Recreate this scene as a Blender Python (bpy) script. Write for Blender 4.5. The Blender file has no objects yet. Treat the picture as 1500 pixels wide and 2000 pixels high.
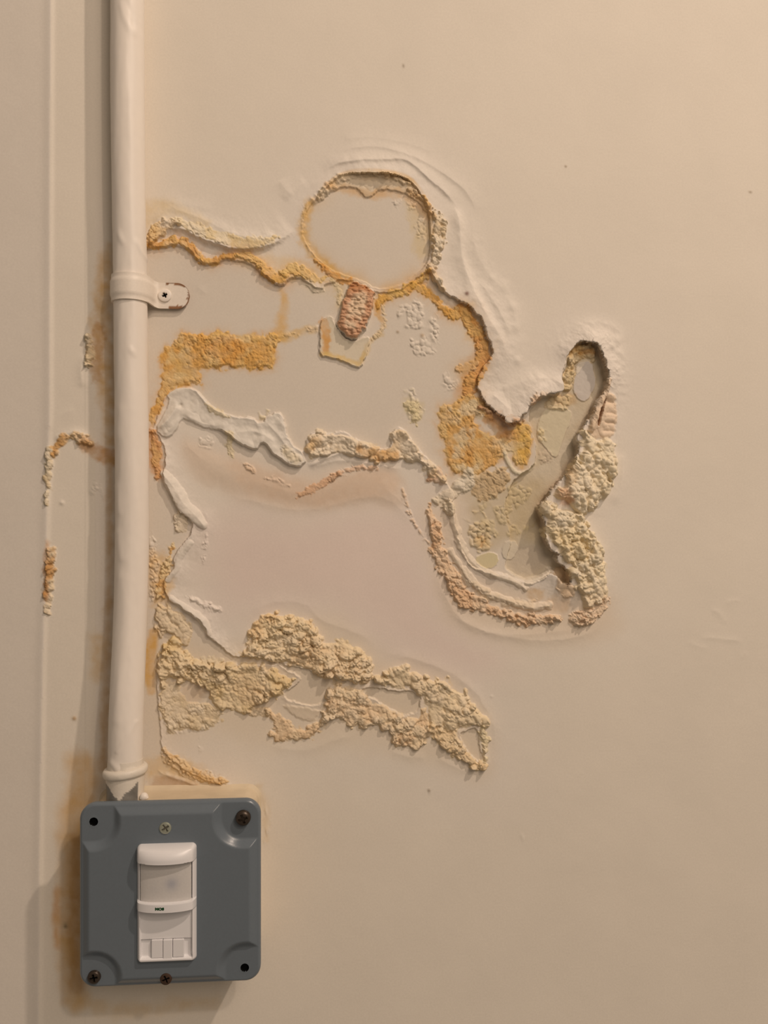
import bpy, bmesh, math
import numpy as np
from mathutils import Vector
rng = np.random.default_rng(11)
C = bpy.context.scene.collection
SC = bpy.context.scene

# ------------------------------------------------------------------ camera
PSI = math.radians(4.5); D = 479.0; F = 1678.0          # yaw, distance to the wall (mm), focal length (px)
CAM = np.array([-D*math.sin(PSI), -D*math.cos(PSI), 0.0])
FWD = np.array([math.sin(PSI), math.cos(PSI), 0.0]); RGT = np.array([math.cos(PSI), -math.sin(PSI), 0.0])
cd = bpy.data.cameras.new('camera'); cam = bpy.data.objects.new('camera', cd); C.objects.link(cam)
cd.sensor_fit = 'VERTICAL'; cd.sensor_height = 24.0; cd.lens = 24.0*F/2000.0
cd.clip_start = 0.02; cd.clip_end = 50
cam.location = CAM/1000.0; cam.rotation_euler = (math.pi/2, 0, -PSI)
SC.camera = cam

# ------------------------------------------------------------------ light
w = bpy.data.worlds.new('room_light'); SC.world = w; w.use_nodes = True
bg = w.node_tree.nodes['Background']; bg.inputs[0].default_value = (1.0, 0.81, 0.63, 1); bg.inputs[1].default_value = 0.17
def lamp(name, loc, power, size, col):
    l = bpy.data.lights.new(name, 'POINT'); l.energy = power; l.shadow_soft_size = size; l.color = col
    o = bpy.data.objects.new(name, l); C.objects.link(o); o.location = loc; return o
WARM = (1.0, 0.805, 0.65)
lamp('ceiling_lamp_near_wall', (1.02, -1.04, 1.74), 75, 0.03, WARM)
lamp('ceiling_lamp_further', (0.90, -1.78, 1.60), 31, 0.05, WARM)
lamp('soft_fill_light', (0.40, -1.05, 0.58), 17, 0.30, WARM)  # added soft fill for the top-to-bottom falloff, no real lamp there
SC.view_settings.view_transform = 'Standard'; SC.view_settings.look = 'None'
SC.view_settings.gamma = 1.0; SC.view_settings.use_curve_mapping = False
SC.view_settings.exposure = 0.06

# ------------------------------------------------------------------ pixel -> wall
def ray(px, py):
    px = np.asarray(px, float); py = np.asarray(py, float)
    return FWD[:, None]*F + RGT[:, None]*(px-750)[None] + np.array([0, 0, 1.0])[:, None]*(1000-py)[None]
def P3(px, py, h=0.0):                                   # point (mm) seen at a pixel, h mm in front of the wall
    d = ray([px], [py])[:, 0]; t = (-h-CAM[1])/d[1]; return CAM + d*t
K = 3.5                                                  # wall units (u, v): 3.5 per mm
def W(pts):
    a = np.asarray(pts, float); d = ray(a[:, 0], a[:, 1]); t = (-CAM[1])/d[1]
    p = CAM[:, None] + d*t
    return np.stack([750+p[0]*K, 1000-p[2]*K], 1)

# ------------------------------------------------------------------ noise
TAB = rng.random((512, 512)).astype(np.float32); TB2 = rng.random((4, 512, 512)).astype(np.float32)
def vn(x, y, s, seed=0):
    x = x/s+seed*37.3+200; y = y/s+seed*19.7+200
    xi = np.floor(x).astype(np.int32); yi = np.floor(y).astype(np.int32); fx = x-xi; fy = y-yi
    fx = fx*fx*(3-2*fx); fy = fy*fy*(3-2*fy); a = xi & 511; b = yi & 511; a1 = (a+1) & 511; b1 = (b+1) & 511
    return (TAB[b, a]*(1-fx)+TAB[b, a1]*fx)*(1-fy)+(TAB[b1, a]*(1-fx)+TAB[b1, a1]*fx)*fy
def fb(x, y, s, o=3, seed=0):
    r = 0; a = 1; t = 0
    for i in range(o):
        r = r+a*(vn(x, y, s/2**i, seed+i*3)-0.5)*2; t += a; a *= .5
    return r/t
def lumps(x, y, s, seed=0, warp=.35):                    # rounded grains, 0..1
    x = x+fb(x, y, s*1.3, 2, seed+5)*s*warp; y = y+fb(x, y, s*1.3, 2, seed+9)*s*warp
    x = x/s+seed*13.1+100; y = y/s+seed*7.7+100
    xi = np.floor(x).astype(np.int32); yi = np.floor(y).astype(np.int32); out = np.zeros_like(x, dtype=np.float32)
    for dx in (-1, 0, 1):
        for dy in (-1, 0, 1):
            a = (xi+dx) & 511; b = (yi+dy) & 511
            cx = xi+dx+TB2[0, b, a]; cy = yi+dy+TB2[1, b, a]; r = .46+.40*TB2[2, b, a]; k = .5+.5*TB2[3, b, a]
            out = np.maximum(out, k*np.sqrt(np.clip(1-((x-cx)**2+(y-cy)**2)/r**2, 0, 1)))
    return out
sm = lambda x: np.clip(x, 0, 1)**2*(3-2*np.clip(x, 0, 1))

# ------------------------------------------------------------------ wall grid
def lines(segs):
    o = []
    for a, b, s in segs: o += list(np.arange(a, b, s))
    return np.array(o+[segs[-1][1]], np.float32)
XS = lines([(-4000, -520, 290), (-520, -40, 40), (-40, 60, 8), (60, 216, 1.9), (216, 286, 3.5), (286, 1236, 1.2), (1236, 1300, 4), (1300, 1560, 6), (1560, 2020, 40), (2020, 5500, 290)])
YS = lines([(-3900, -420, 290), (-420, -40, 40), (-40, 250, 6), (250, 1540, 1.2), (1540, 2080, 6), (2080, 2480, 40), (2480, 4800, 290)])
NX, NY = len(XS), len(YS)
U, V = np.meshgrid(XS, YS)
H = (fb(U, V, 260, 2, 1)*0.25+fb(U, V, 22, 2, 4)*0.035).astype(np.float32)        # mm in front of the wall plane
LAB = np.zeros((NY, NX), np.int16)
def lin(h):
    h = h.lstrip('#'); c = np.array([int(h[i:i+2], 16) for i in (0, 2, 4)])/255
    return np.where(c <= .04045, c/12.92, ((c+.055)/1.055)**2.4).astype(np.float32)
PAINT = lin('e4dccf')
COL = np.empty((NY, NX, 3), np.float32); COL[:] = PAINT
PART = [None]                                            # (name, label, rough)

def box(pts, m):
    lo = pts.min(0)-m; hi = pts.max(0)+m
    i0, i1 = np.searchsorted(XS, [lo[0], hi[0]]); j0, j1 = np.searchsorted(YS, [lo[1], hi[1]])
    return (slice(max(j0-1, 0), min(j1+1, NY)), slice(max(i0-1, 0), min(i1+1, NX)))
def smooth_poly(p, closed=True, n=1):
    for _ in range(n):
        q = np.roll(p, -1, 0) if closed else p[1:]
        a = p if closed else p[:-1]
        r = np.stack([.75*a+.25*q, .25*a+.75*q], 1).reshape(-1, 2)
        p = r if closed else np.vstack([p[:1], r, p[-1:]])
    return p
def segdist(x, y, p, closed):
    """distance, signed side, arc parameter 0..1 to a polyline"""
    q = np.roll(p, -1, 0) if closed else p[1:]; a = p if closed else p[:-1]
    L = np.hypot(*(q-a).T); cum = np.concatenate([[0], np.cumsum(L)])
    best = np.full(x.shape, 1e9, np.float32); side = np.zeros(x.shape, np.float32); tt = np.zeros(x.shape, np.float32)
    for i in range(len(a)):
        dx, dy = q[i]-a[i]; l2 = dx*dx+dy*dy+1e-9
        t = np.clip(((x-a[i, 0])*dx+(y-a[i, 1])*dy)/l2, 0, 1)
        ex = x-a[i, 0]-t*dx; ey = y-a[i, 1]-t*dy; d = ex*ex+ey*ey; m = d < best
        best = np.where(m, d, best); side = np.where(m, np.sign(dx*ey-dy*ex), side); tt = np.where(m, (cum[i]+t*L[i])/cum[-1], tt)
    return np.sqrt(best), side, tt
def inside(x, y, p):
    q = np.roll(p, -1, 0); c = np.zeros(x.shape, bool)
    for (x0, y0), (x1, y1) in zip(p, q):
        if y0 == y1: continue
        c ^= ((y0 > y) != (y1 > y)) & (x < (x1-x0)*(y-y0)/(y1-y0)+x0)
    return c
SEED = [0]
def sdf(pts, m=20, rag=2.0, rs=9, sub=1):
    """slice + signed distance, positive inside, edge made ragged"""
    SEED[0] += 1
    p = smooth_poly(W(pts), True, sub); s = box(p, max(m, 34)+abs(rag)*2); x, y = U[s], V[s]
    d = segdist(x, y, p, True)[0]; d = np.where(inside(x, y, p), d, -d)
    if rag: d = d+fb(x, y, rs, 3, SEED[0])*rag*1.6
    return s, x, y, d.astype(np.float32)
def band(pts, wid, m=10, rag=2.0, rs=8):
    SEED[0] += 1
    p = smooth_poly(W(pts), False, 1); s = box(p, max(m, 24)+np.max(wid)+rag*2); x, y = U[s], V[s]
    d, sd, t = segdist(x, y, p, False); ww = np.interp(t, np.linspace(0, 1, len(np.atleast_1d(wid))), np.atleast_1d(wid))
    r = ww-d
    if rag: r = r+fb(x, y, rs, 3, SEED[0])*rag*1.6
    return s, x, y, r.astype(np.float32)
def tint(s, m, rgb, k=1.0):
    m = (np.clip(m, 0, 1)*k)[..., None]; c = .9*lin(rgb)**.74 if isinstance(rgb, str) else rgb
    COL[s] = COL[s]*(1-m)+c*m
def part(name, label=None, rough=.85):
    PART.append((name, label, rough)); return len(PART)-1
def lab(s, m, k):
    if k: LAB[s] = np.where(m, k, LAB[s])

def crust(sd, h, cell, base=.35, edge=7, col=None, col2=None, k=0, ck=.85, fine=.25, sharp=2.5, halo=0):
    """a salt crust: lumps standing on a raised base"""
    s, x, y, d = sd; SEED[0] += 1; q = SEED[0]
    an = (q*0.7) % 3.1; ca, sa = math.cos(an), math.sin(an); xs_, ys_ = (x*ca+y*sa)*1.12, (y*ca-x*sa)*.82
    g = np.maximum(lumps(xs_, ys_, cell*1.12, q, .5), .5*lumps(x, y, cell*.6, q+1, .5))
    g2 = lumps(x, y, cell*.42, q+2, .4)
    dl = d+(g-.55)*cell*.9*np.exp(-np.clip(d, 0, None)/(cell*1.2))+fb(x, y, cell*2.2, 2, q+7)*cell*.35   # the outline follows the lumps
    e = sm(dl/edge)
    big = .8+.75*fb(x, y, cell*4, 2, q+2)
    b = base*.35
    hh = 2.15*h*e*np.clip(big, .3, 1.5)*(b+(1-b)*(g*.82+g2*.25))+fine*h*.3*fb(x, y, cell*.3, 2, q+3)*e
    H[s] = H[s]+hh*sm(dl/sharp+.1)
    if col:
        n = fb(x, y, cell*3.0, 3, q+4); kk = ck*(.72+.28*sm(.6+fb(x, y, cell*2, 2, q+8)))
        if halo: tint(s, np.exp(-np.clip(-d, 0, None)/halo)*(.3+.5*sm(.5+fb(x, y, 16, 3, q+11))), col2 or col, .8)
        tint(s, sm((dl+1.5)/3.5)*kk, col)
        if col2: tint(s, sm((dl+.5)/4)*sm((n+.15)*2.2)*kk, col2)
    lab(s, dl > 0, k)
def stain(sd, soft, col, k=.8, nz=.5, ns=14):
    s, x, y, d = sd; SEED[0] += 1
    m = sm((d+soft*.5)/soft)*(1-nz+nz*(.5+.8*fb(x, y, ns, 3, SEED[0])))
    tint(s, m, col, k)
def lip(pts, h, Lp, Ln, taper=.12, p=1.3, rag=1.5, rs=10, wob=.25):
    """a fold: falls off gently over Lp on the side the walk keeps on its right hand (image), over Ln on the other"""
    SEED[0] += 1; q = SEED[0]
    P = smooth_poly(W(pts), False, 2); s = box(P, 3*max(Lp, Ln)); x, y = U[s], V[s]
    d, sd, t = segdist(x, y, P, False); sg = d*sd+fb(x, y, rs, 3, q)*rag
    hh = np.interp(t, np.linspace(0, 1, len(np.atleast_1d(h))), np.atleast_1d(h)) if np.ndim(h) else h
    tp = sm(t/taper)*sm((1-t)/taper) if taper else 1
    f = np.where(sg > 0, np.exp(-(np.abs(sg)/Lp)**p), np.exp(-(np.abs(sg)/Ln)**p))
    H[s] = H[s]+hh*tp*f*(1+wob*fb(x, y, rs*2.5, 2, q+1))
    return s, x, y, sg, t
def grains(sd, h, cell, thr=.55, col=None):
    s, x, y, d = sd; SEED[0] += 1; q = SEED[0]
    g = lumps(x, y, cell, q)*sm(d/8)*sm((fb(x, y, cell*3, 2, q+3)*.5+.5-thr)*5+.5)
    H[s] = H[s]+1.5*h*g
    if col: tint(s, sm(g*3), col, .6)

# ================================================================= traced outlines (photo pixels)
DISC = [(589,451),(600,405),(627,383),(640,366),(656,352),(675,342),(700,339),(730,339),(765,342),(790,348),(808,361),(826,388),(838,415),(840,453),(841,485),(835,515),(813,536),(787,555),(757,564),(733,563),(709,549),(677,539),(648,528),(621,507),(600,480)]
E1 = [(270,485),(288,486),(315,484),(333,480),(355,482),(372,488),(383,504),(395,515),(421,518),(440,507),(461,510),(493,518),(512,534),(536,555),(552,560),(563,545),(587,541),(600,551),(613,560),(627,566),(634,556),(653,550),(677,546),(709,556),(733,571),(757,574),(787,565),(813,545),(838,527),(853,555),(872,576),(901,587),(917,595),(931,613),(940,620),(953,652),(964,684),(959,705),(940,724),(931,751),(940,772),(956,791),(975,804),(991,817),(999,821),(1020,797),(1036,784),(1047,773),(1068,765),(1092,765),(1097,749),(1095,733),(1105,712),(1108,688),(1121,672),(1135,664),(1159,665),(1172,672),(1177,685),(1188,715),(1191,733),(1185,760),(1167,787),(1156,813),(1140,837),(1132,845),(1127,861),(1132,872),(1132,888),(1121,904),(1108,925),(1097,941),(1073,965),(1071,979),(1052,989),(1060,1005),(1068,1021),(1065,1032),(1068,1056),(1081,1072),(1095,1080),(1087,1093),(1103,1101),(1113,1115),(1116,1141),(1100,1150),(1076,1118),(1060,1131),(1033,1139),(1007,1130),(969,1117),(927,1112),(908,1093),(895,1050),(885,1010),(889,979),(880,955),(862,925),(848,908),(820,880),(805,858),(790,838),(775,835),(762,850),(765,870),(750,880),(725,873),(700,862),(680,848),(660,843),(640,848),(632,843),(612,845),(600,855),(596,878),(588,880),(573,871),(560,849),(552,807),(531,807),(507,828),(493,815),(453,815),(413,796),(395,775),(381,759),(352,756),(325,769),(307,820),(295,840),(270,845)]
E2 = [(232,835),(300,842),(318,862),(325,900),(317,933),(330,955),(344,981),(349,992),(360,1005),(373,1011),(379,1024),(372,1040),(368,1053),(344,1075),(339,1093),(341,1115),(325,1128),(320,1140),(325,1160),(333,1173),(355,1186),(375,1196),(387,1207),(400,1218),(411,1245),(424,1254),(445,1273),(461,1284),(490,1280),(541,1292),(541,1298),(461,1297),(425,1300),(371,1290),(340,1262),(314,1275),(306,1300),(306,1327),(309,1380),(315,1428),(313,1455),(330,1480),(360,1500),(400,1524),(440,1534),(400,1560),(232,1600)]
H1 = [(541,1293),(560,1300),(600,1304),(616,1314),(640,1322),(680,1330),(665,1336),(640,1340),(636,1367),(624,1378),(600,1376),(575,1370),(557,1364),(553,1350),(575,1340),(592,1324),(575,1314),(556,1306)]
H2 = [(700,1350),(712,1345),(744,1341),(773,1352),(803,1347),(821,1361),(820,1378),(813,1392),(787,1398),(760,1381),(728,1365)]
H3 = [(893,1433),(915,1424),(931,1419),(936,1440),(937,1461),(947,1485),(935,1487),(920,1477),(907,1453)]
CAV = [(1092,770),(1099,749),(1098,733),(1107,712),(1110,690),(1122,674),(1136,666),(1158,667),(1170,673),(1175,686),(1186,716),(1189,733),(1183,760),(1165,787),(1154,813),(1138,837),(1130,845),(1125,861),(1130,872),(1130,888),(1119,904),(1106,925),(1095,941),(1071,965),(1069,979),(1050,989),(1058,1005),(1066,1021),(1063,1032),(1066,1056),(1079,1072),(1093,1080),(1085,1093),(1101,1101),(1111,1115),(1113,1138),(1098,1140),(1076,1108),(1060,1127),(1033,1135),(1007,1126),(985,1112),(990,1090),(1000,1050),(985,1010),(990,960),(1010,930),(1040,915),(1050,880),(1040,840),(1030,810),(1050,780),(1068,769)]

# ---- swelling of the paint outside the broken edges
EDGE = [(730,340,2.7,34),(640,365,1.0,24),(600,400,.5,22),(590,450,.12,16),(845,420,1.6,40),(845,480,1.3,40),(845,520,1.2,40),
 (300,475,.9,16),(380,490,1.0,12),(450,508,.9,15),(540,553,1.6,20),(600,550,.9,15),(653,548,.7,10),(740,566,.5,8),(640,520,.12,14),(700,545,.3,8),(800,548,.4,8),
 (860,560,1.6,30),(872,576,2.0,38),(917,595,2.6,42),(953,652,2.8,48),(959,705,2.6,40),(931,751,2.2,30),(960,790,3.2,40),(999,822,4.6,50),(1036,784,3.6,35),(1080,765,3.2,30),(1100,720,.6,16),(1120,672,2.0,18),(1160,663,3.8,20),(1188,715,4.0,18),(1185,760,3.4,17),(1150,825,3.2,40),
 (1130,880,3.6,40),(1097,941,3.6,55),(1060,1000,3.6,60),(1075,1060,3.4,55),(1110,1110,3.2,45),(1033,1139,.8,24),(969,1117,.8,18),(908,1093,.8,18),(889,979,.8,20),(852,935,1.0,16),
 (790,838,1.2,12),(700,862,1.2,14),(612,845,1.2,12),(560,849,1.0,15),(493,815,1.0,15),(395,775,.8,12),(325,769,.5,10),
 (317,933,1.4,18),(349,992,2.0,20),(375,1024,1.5,22),(344,1075,1.5,22),(341,1115,1.5,20),(325,1160,1.2,18),(387,1209,1.8,18),(411,1247,1.5,14),(461,1284,1.0,10),(310,1330,.6,12),(315,1450,.5,10),(360,1500,.5,10),(310,860,.6,10),
 (600,1300,.8,10),(590,1380,.6,10),(760,1345,.8,10),(760,1385,.6,10),(930,1420,.8,10),(910,1460,.6,8)]
EP = W([e[:2] for e in EDGE]); EH = np.array([e[2] for e in EDGE], np.float32); EL = np.array([e[3] for e in EDGE], np.float32)
EXP = np.full((NY, NX), -1e3, np.float32)                # signed distance of everything exposed
for poly, rg in ((DISC, 1.2), (E1, 2.2), (E2, 2.2), (H1, 2.5), (H2, 2.5), (H3, 2.0)):
    s, x, y, d = sdf(poly, 150, rg, 9); EXP[s] = np.maximum(EXP[s], d)
sl = (slice(*np.searchsorted(YS, [180, 1620])), slice(*np.searchsorted(XS, [200, 1400])))
x, y = U[sl], V[sl]; num = np.zeros_like(x); nl = np.zeros_like(x); den = np.zeros_like(x)
for (ex, ey), eh, el in zip(EP, EH, EL):
    wt = 1/((x-ex)**2+(y-ey)**2+150)**1.6; num += wt*eh; nl += wt*el; den += wt
hh = num/den; L = nl/den; d = EXP[sl]
out = np.clip(-d, 0, None)
wob = 1+.22*fb(x, y, 40, 3, 7)
LOW = -.25
mk = sm((d+1.3)/2.8)
gz_, gx_ = np.gradient(d, YS[sl[0]], XS[sl[1]])
AM = np.clip((hh-1.3)*3.0, 0, 9.5)*np.exp(-(out/6)**1.5)*(d < .3); DU = np.zeros_like(H); DV = np.zeros_like(H)
DU[sl] = np.clip(gx_, -1, 1)*AM; DV[sl] = np.clip(gz_, -1, 1)*AM      # broken edges overhang what they bare
H[sl] = (H[sl]+1.3*hh*wob*np.exp(-(out/L)**1.25))*(1-mk)+(H[sl]*.5+LOW)*mk
# paint near the breaks is washed and slightly paler
tint(sl, np.exp(-(out/70))*(d < 0), 'eadfd6', .5)
tint(sl, sm((d+1)/2), 'dfd3c2', 1.0)                     # exposed older coat
WM = W([(380,960),(620,990),(800,960),(860,1080),(870,1200),(1000,1260),(1200,1240),(1210,900),(1120,610),(960,450),(940,640),(1010,740)])

stain(sdf([(420,990),(620,1010),(800,980),(850,1100),(880,1220),(1000,1290),(900,1330),(760,1270),(600,1170),(480,1200),(400,1150)], 90, 8, 60), 160, 'e9d0c6', .7, .1, 90)
# ================================================================= folds, terraces, ripples in the paint
# (walk so that the gentle side is on the right hand in image space: sd>0)
lip([(600,398),(640,365),(690,342),(745,338),(800,352),(835,380)][::-1], -.0, 10, 4)
for pts, h, lp, ln in (
    ([(630,340),(651,321),(709,314),(747,315),(787,312),(810,325),(835,350),(859,368),(880,389),(897,410)], .95, 4, 16),
    ([(655,298),(700,288),(740,287),(787,300),(827,315),(867,340),(903,366),(925,395),(930,420)], .5, 5, 18),
    ([(660,275),(717,266),(795,279),(850,300)], .22, 6, 20)):
    lip(pts[::-1], h, ln, lp, .15, 1.4, 1.2)
# vertical crest running down from the disc to the hanging tongue
lip([(880,392),(897,430),(899,480),(902,512),(915,545),(925,575),(937,597),(956,632),(975,660),(985,686),(994,708)], [1.2,1.6,1.6,1.4,1.4,1.6,1.6,1.4,1.0,.8,.5], 18, 9, .12, 1.4, 1.5)
lip([(930,545),(965,590),(985,630),(1000,660)], .8, 8, 14, .2, 1.4, 2)
lip([(925,420),(922,470),(940,520),(975,560),(1005,610),(1015,660)], .45, 14, 14, .2, 1.5, 4)
for c, r, h in (((1000,600),9,.4),((960,545),8,.35),((1006,640),9,.4),((1010,705),7,.5),((1205,665),9,.7),((1208,690),8,.6),((1195,676),7,.5),((985,560),10,.35),((1200,720),8,.5)):
    p = W([c]); s = box(p, r*3); H[s] += h*np.exp(-((U[s]-p[0,0])**2+(V[s]-p[0,1])**2)/r**2)
# folds of the hanging tongue
lip([(1075,740),(1040,742),(1000,752),(965,775)], .9, 16, 22, .25, 1.5, 2)
lip([(958,770),(975,785),(995,805)], .8, 6, 10, .2)
lip([(1000,812),(985,780),(980,755)], -.5, 9, 9, .2)
lip([(1005,812),(1020,780),(1050,760),(1085,750)], .5, 9, 9, .2)
lip([(1110,645),(1135,632),(1170,628),(1205,640),(1220,670)], .3, 9, 9, .2, 1.5, 1)
lip([(1097,755),(1085,744),(1065,738),(1040,742)], .8, 10, 12, .2)
# ripples under the U shaped band and around the lower crust
for pts, h in (([(845,1095),(862,1150),(890,1205),(940,1232),(1010,1248),(1080,1252),(1150,1240),(1190,1205)], .45), ([(870,1180),(900,1215),(960,1238),(1030,1240),(1090,1232),(1140,1228)], .3),
               ([(490,1230),(500,1190),(540,1172),(600,1178),(630,1215),(700,1235),(740,1265)], .3), ([(740,1275),(790,1280),(850,1300),(910,1330),(950,1380),(968,1430),(965,1480)], .4),
               ([(760,1465),(800,1480),(835,1478)], .3), ([(520,1455),(590,1470),(650,1445),(700,1435)], .25), ([(850,1475),(890,1500),(930,1512)], .3),
               ([(420,960),(520,985),(590,1000),(660,985),(730,965),(780,985),(815,1050)], .3), ([(395,990),(410,1020),(395,1060),(380,1100)], .4), ([(1195,990),(1215,950),(1215,880)], .4),
               ([(310,395),(360,398),(420,410)], .2), ([(545,350),(560,375),(575,385)], .35), ([(552,392),(575,370),(600,352)], .3)):
    lip(pts, h, 9, 12, .2, 1.4, 2)
# wrinkled bulge under the middle ridge
s, x, y, d = sdf([(340,850),(430,870),(520,905),(590,930),(690,905),(770,910),(800,960),(790,1000),(700,985),(600,1005),(500,985),(420,960),(370,930)], 40, 4, 30)
H[s] += .7*sm(d/40)*(1+.3*fb(x, y, 60, 2, 3)); tint(s, sm((d+15)/40), 'dcbfa2', .55)
stain(sdf([(430,890),(560,930),(620,950),(760,905),(790,950),(700,980),(590,995),(480,960)], 30, 6, 20), 30, 'd9b391', .5, .4)

# upper crest left of the disc, broken towards the bottom
for pts, h, lp, ln in (([(288,484),(307,466),(328,450),(355,447),(387,466),(413,476),(451,488),(493,489),(530,481),(555,465),(578,448)], [.9,1.4,1.9,2.5,3.0,3.2,3.2,2.9,2.4,1.4,.4], 30, 4),
                       ([(300,440),(330,405),(352,412),(390,428),(424,442),(461,461),(499,470),(540,458)], .6, 9, 10)):
    lip(pts[::-1], h[::-1] if isinstance(h, list) else h, lp, ln, .06, 1.3, 2.0, 7)
crust(band([(290,470),(310,450),(330,438),(350,437)], [14,16,12,6], 8, 4, 8), 1.6, 9, .3, 5, 'e3cfae', 'd8b070', part('salt_crust'))
crust(band([(345,432),(385,450),(420,462),(455,474),(500,477),(540,466)], [8,12,13,13,12,6], 8, 4, 6), .5, 7, .15, 5, 'e9d7b0', 'dfc48c', part('salt_crust'))
stain(band([(285,420),(330,405),(350,412),(400,440)], [30,16,10,8], 20, 5, 20), 22, 'dcbf86', .6)
# scalloped thick rim over the disc and down its right side
crust(band([(622,388),(640,368),(660,352),(690,343),(730,342),(770,347),(800,360)], [8,10,9,6,5,6,5], 8, 3, 6), .9, 9, .3, 4, 'e6dac6', 'dccbaa', part('paint_ridge'))
crust(band([(800,372),(822,385),(838,405),(846,425)], [6,7,7,6], 8, 3, 6), 1.2, 7, .3, 4, 'dfc59b', 'd8a766', part('salt_crust'))
crust(band([(850,420),(858,440),(858,465),(855,490),(848,512),(842,530),(852,552),(866,568)], [9,13,14,13,10,7,6,6], 8, 4, 7), 1.5, 11, .3, 5, 'e4d2b2', 'd6b888', part('salt_crust'))
for q_ in range(8):
    t_ = q_/7; cx_, cy_ = 612+t_*52, 392-t_*46; lip([(cx_-9, cy_-7), (cx_, cy_), (cx_+8, cy_+8)], .9, 5, 4, .3, 1.4, .8)
# lower layer torn inside the top of the disc
s, x, y, d = sdf([(628,378),(645,358),(665,342),(700,334),(740,334),(775,340),(802,352),(822,380),(838,412),(832,415),(821,399),(795,380),(768,372),(750,370),(736,374),(728,382),(715,388),(706,376),(692,367),(680,364),(659,369),(640,380)], 8, 1.3, 6)
s_in = EXP[s] > -1.5
H[s] += (.75+.3*lumps(x, y, 12, 91))*sm((d+1)/2)*s_in; tint(s, sm(d/3)*s_in, 'dcc7a2', .9)

# ================================================================= the exposed coat: stains and small grains
stain(sdf(DISC, 20, 1, 9), 6, 'dacdbb', .5, .2)
s, x, y, d = sdf(DISC, 30, 0); e = np.exp(-(np.clip(d, 0, None)/13)**1.3)*(d > -9)*sm((d+9)/5)
tint(s, e*(.55+.6*fb(x, y, 30, 3, 2)), 'd9a75a', .75)
stain(band([(604,398),(589,451),(602,487),(640,522),(680,545)], [9,10,9,8,7], 14, 5, 9), 18, 'd9a54e', .85)
grains(band([(600,400),(588,451),(600,485),(640,524)], [7,7,6,6], 8, 4, 7), .4, 6, .35)
stain(band([(640,366),(690,372),(720,384),(770,372),(815,392),(838,425)], [6,8,7,10,14,10], 10, 4, 9), 14, 'd7a05a', .7)
grains(sdf([(770,380),(830,400),(838,480),(810,480),(800,430),(760,400)], 8, 4, 12), .35, 6, .5)
stain(sdf([(790,395),(835,420),(838,500),(815,500),(805,440)], 14, 8, 16), 22, 'd8b86c', .5)

Y = 'e0a648'; O = 'd98f3c'; BR = 'b98452'; CR = 'e3d0aa'
rim = part('salt_crust', 'orange salt crust along a torn paint edge')
crust(band([(292,482),(315,480),(335,472),(357,472),(374,482),(385,500),(398,511),(421,511),(442,500),(462,502)], [5,8,9,8,8,8,7,6,6,6], 8, 3, 7), 0.68, 7, .45, 4, Y, 'c98a45', rim, halo=8)
crust(band([(462,500),(480,500),(500,510),(515,524),(535,543),(548,550),(560,540)], [6,8,9,10,11,10,8], 8, 3, 7), 0.74, 7, .45, 4, Y, O, rim, halo=8)
crust(band([(555,535),(575,525),(592,530),(606,540),(622,548),(632,545)], [8,12,12,10,8,5], 8, 4, 7), 0.74, 8, .45, 4, 'e6b75c', 'dd9c3e', rim, halo=8)
stain(band([(470,500),(520,512),(570,525),(610,535)], [14,16,20,14], 14, 6, 14), 22, 'e2c084', .6)
crust(band([(602,556),(612,566),(630,568)], [5,5,4], 5, 3, 6), 0.37, 6, .4, 3, 'dfd0b4', None, rim, halo=8)
crust(band([(617,510),(640,530),(662,545),(680,550)], [3,5,7,8], 8, 3, 7), 0.43, 6, .4, 4, O, 'd8a45c', rim, halo=8)
crust(band([(648,548),(660,560),(663,580),(662,596)], [4,6,6,4], 8, 3, 6), 0.31, 6, .3, 4, 'e0cba0', 'd6ba84', rim, halo=8)
# right hand rim of the plain
r2 = part('salt_crust', 'orange granular salt crust under the swollen paint edge')
crust(band([(736,600),(742,585),(760,578),(785,570),(805,558),(830,543),(838,530)], [6,9,9,9,8,7,4], 8, 4, 7), 0.43, 7, .4, 4, 'e0b055', 'd99a4a', r2, halo=8)
stain(band([(750,580),(735,600),(744,625),(752,632)], [8,8,7,4], 8, 4, 7), 10, 'd99b3f', .85)
crust(band([(806,560),(838,570),(855,588),(868,606),(880,614),(903,608),(914,622)], [7,10,8,7,9,12,10], 8, 4, 7), 0.50, 7, .4, 4, Y, 'd8963f', r2, halo=8)
crust(band([(905,606),(918,630),(933,660),(948,688),(938,718),(922,738),(916,765)], [12,13,13,14,14,15,14], 8, 5, 8), 0.59, 7, .4, 5, O, 'e0ae62', r2, halo=8)
stain(band([(940,690),(920,740),(905,770)], [14,16,20], 14, 6, 14), 20, 'cf8a44', .6)
crust(band([(896,722),(912,716),(925,712)], [8,9,8], 8, 4, 7), 0.50, 7, .4, 4, 'dfb884', 'd3a060', r2, halo=8)
grains(sdf([(775,575),(850,600),(870,650),(850,700),(800,690),(780,640)], 10, 8, 14), .55, 8, .45, 'e2d6c4')
grains(sdf([(780,750),(815,755),(830,820),(800,830),(785,790)], 10, 8, 12), .6, 9, .4, 'ded2b4')
grains(sdf([(850,720),(895,735),(890,770),(840,760)], 10, 6, 12), .5, 8, .55)
stain(sdf([(788,775),(825,780),(820,830),(798,820)], 12, 6, 12), 16, 'd8c184', .6)
crust(band([(798,792),(815,795),(808,812),(812,825)], [9,12,8,4], 8, 5, 8), .5, 9, .3, 4, 'dccb9b', None, part('salt_crust'))
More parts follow.
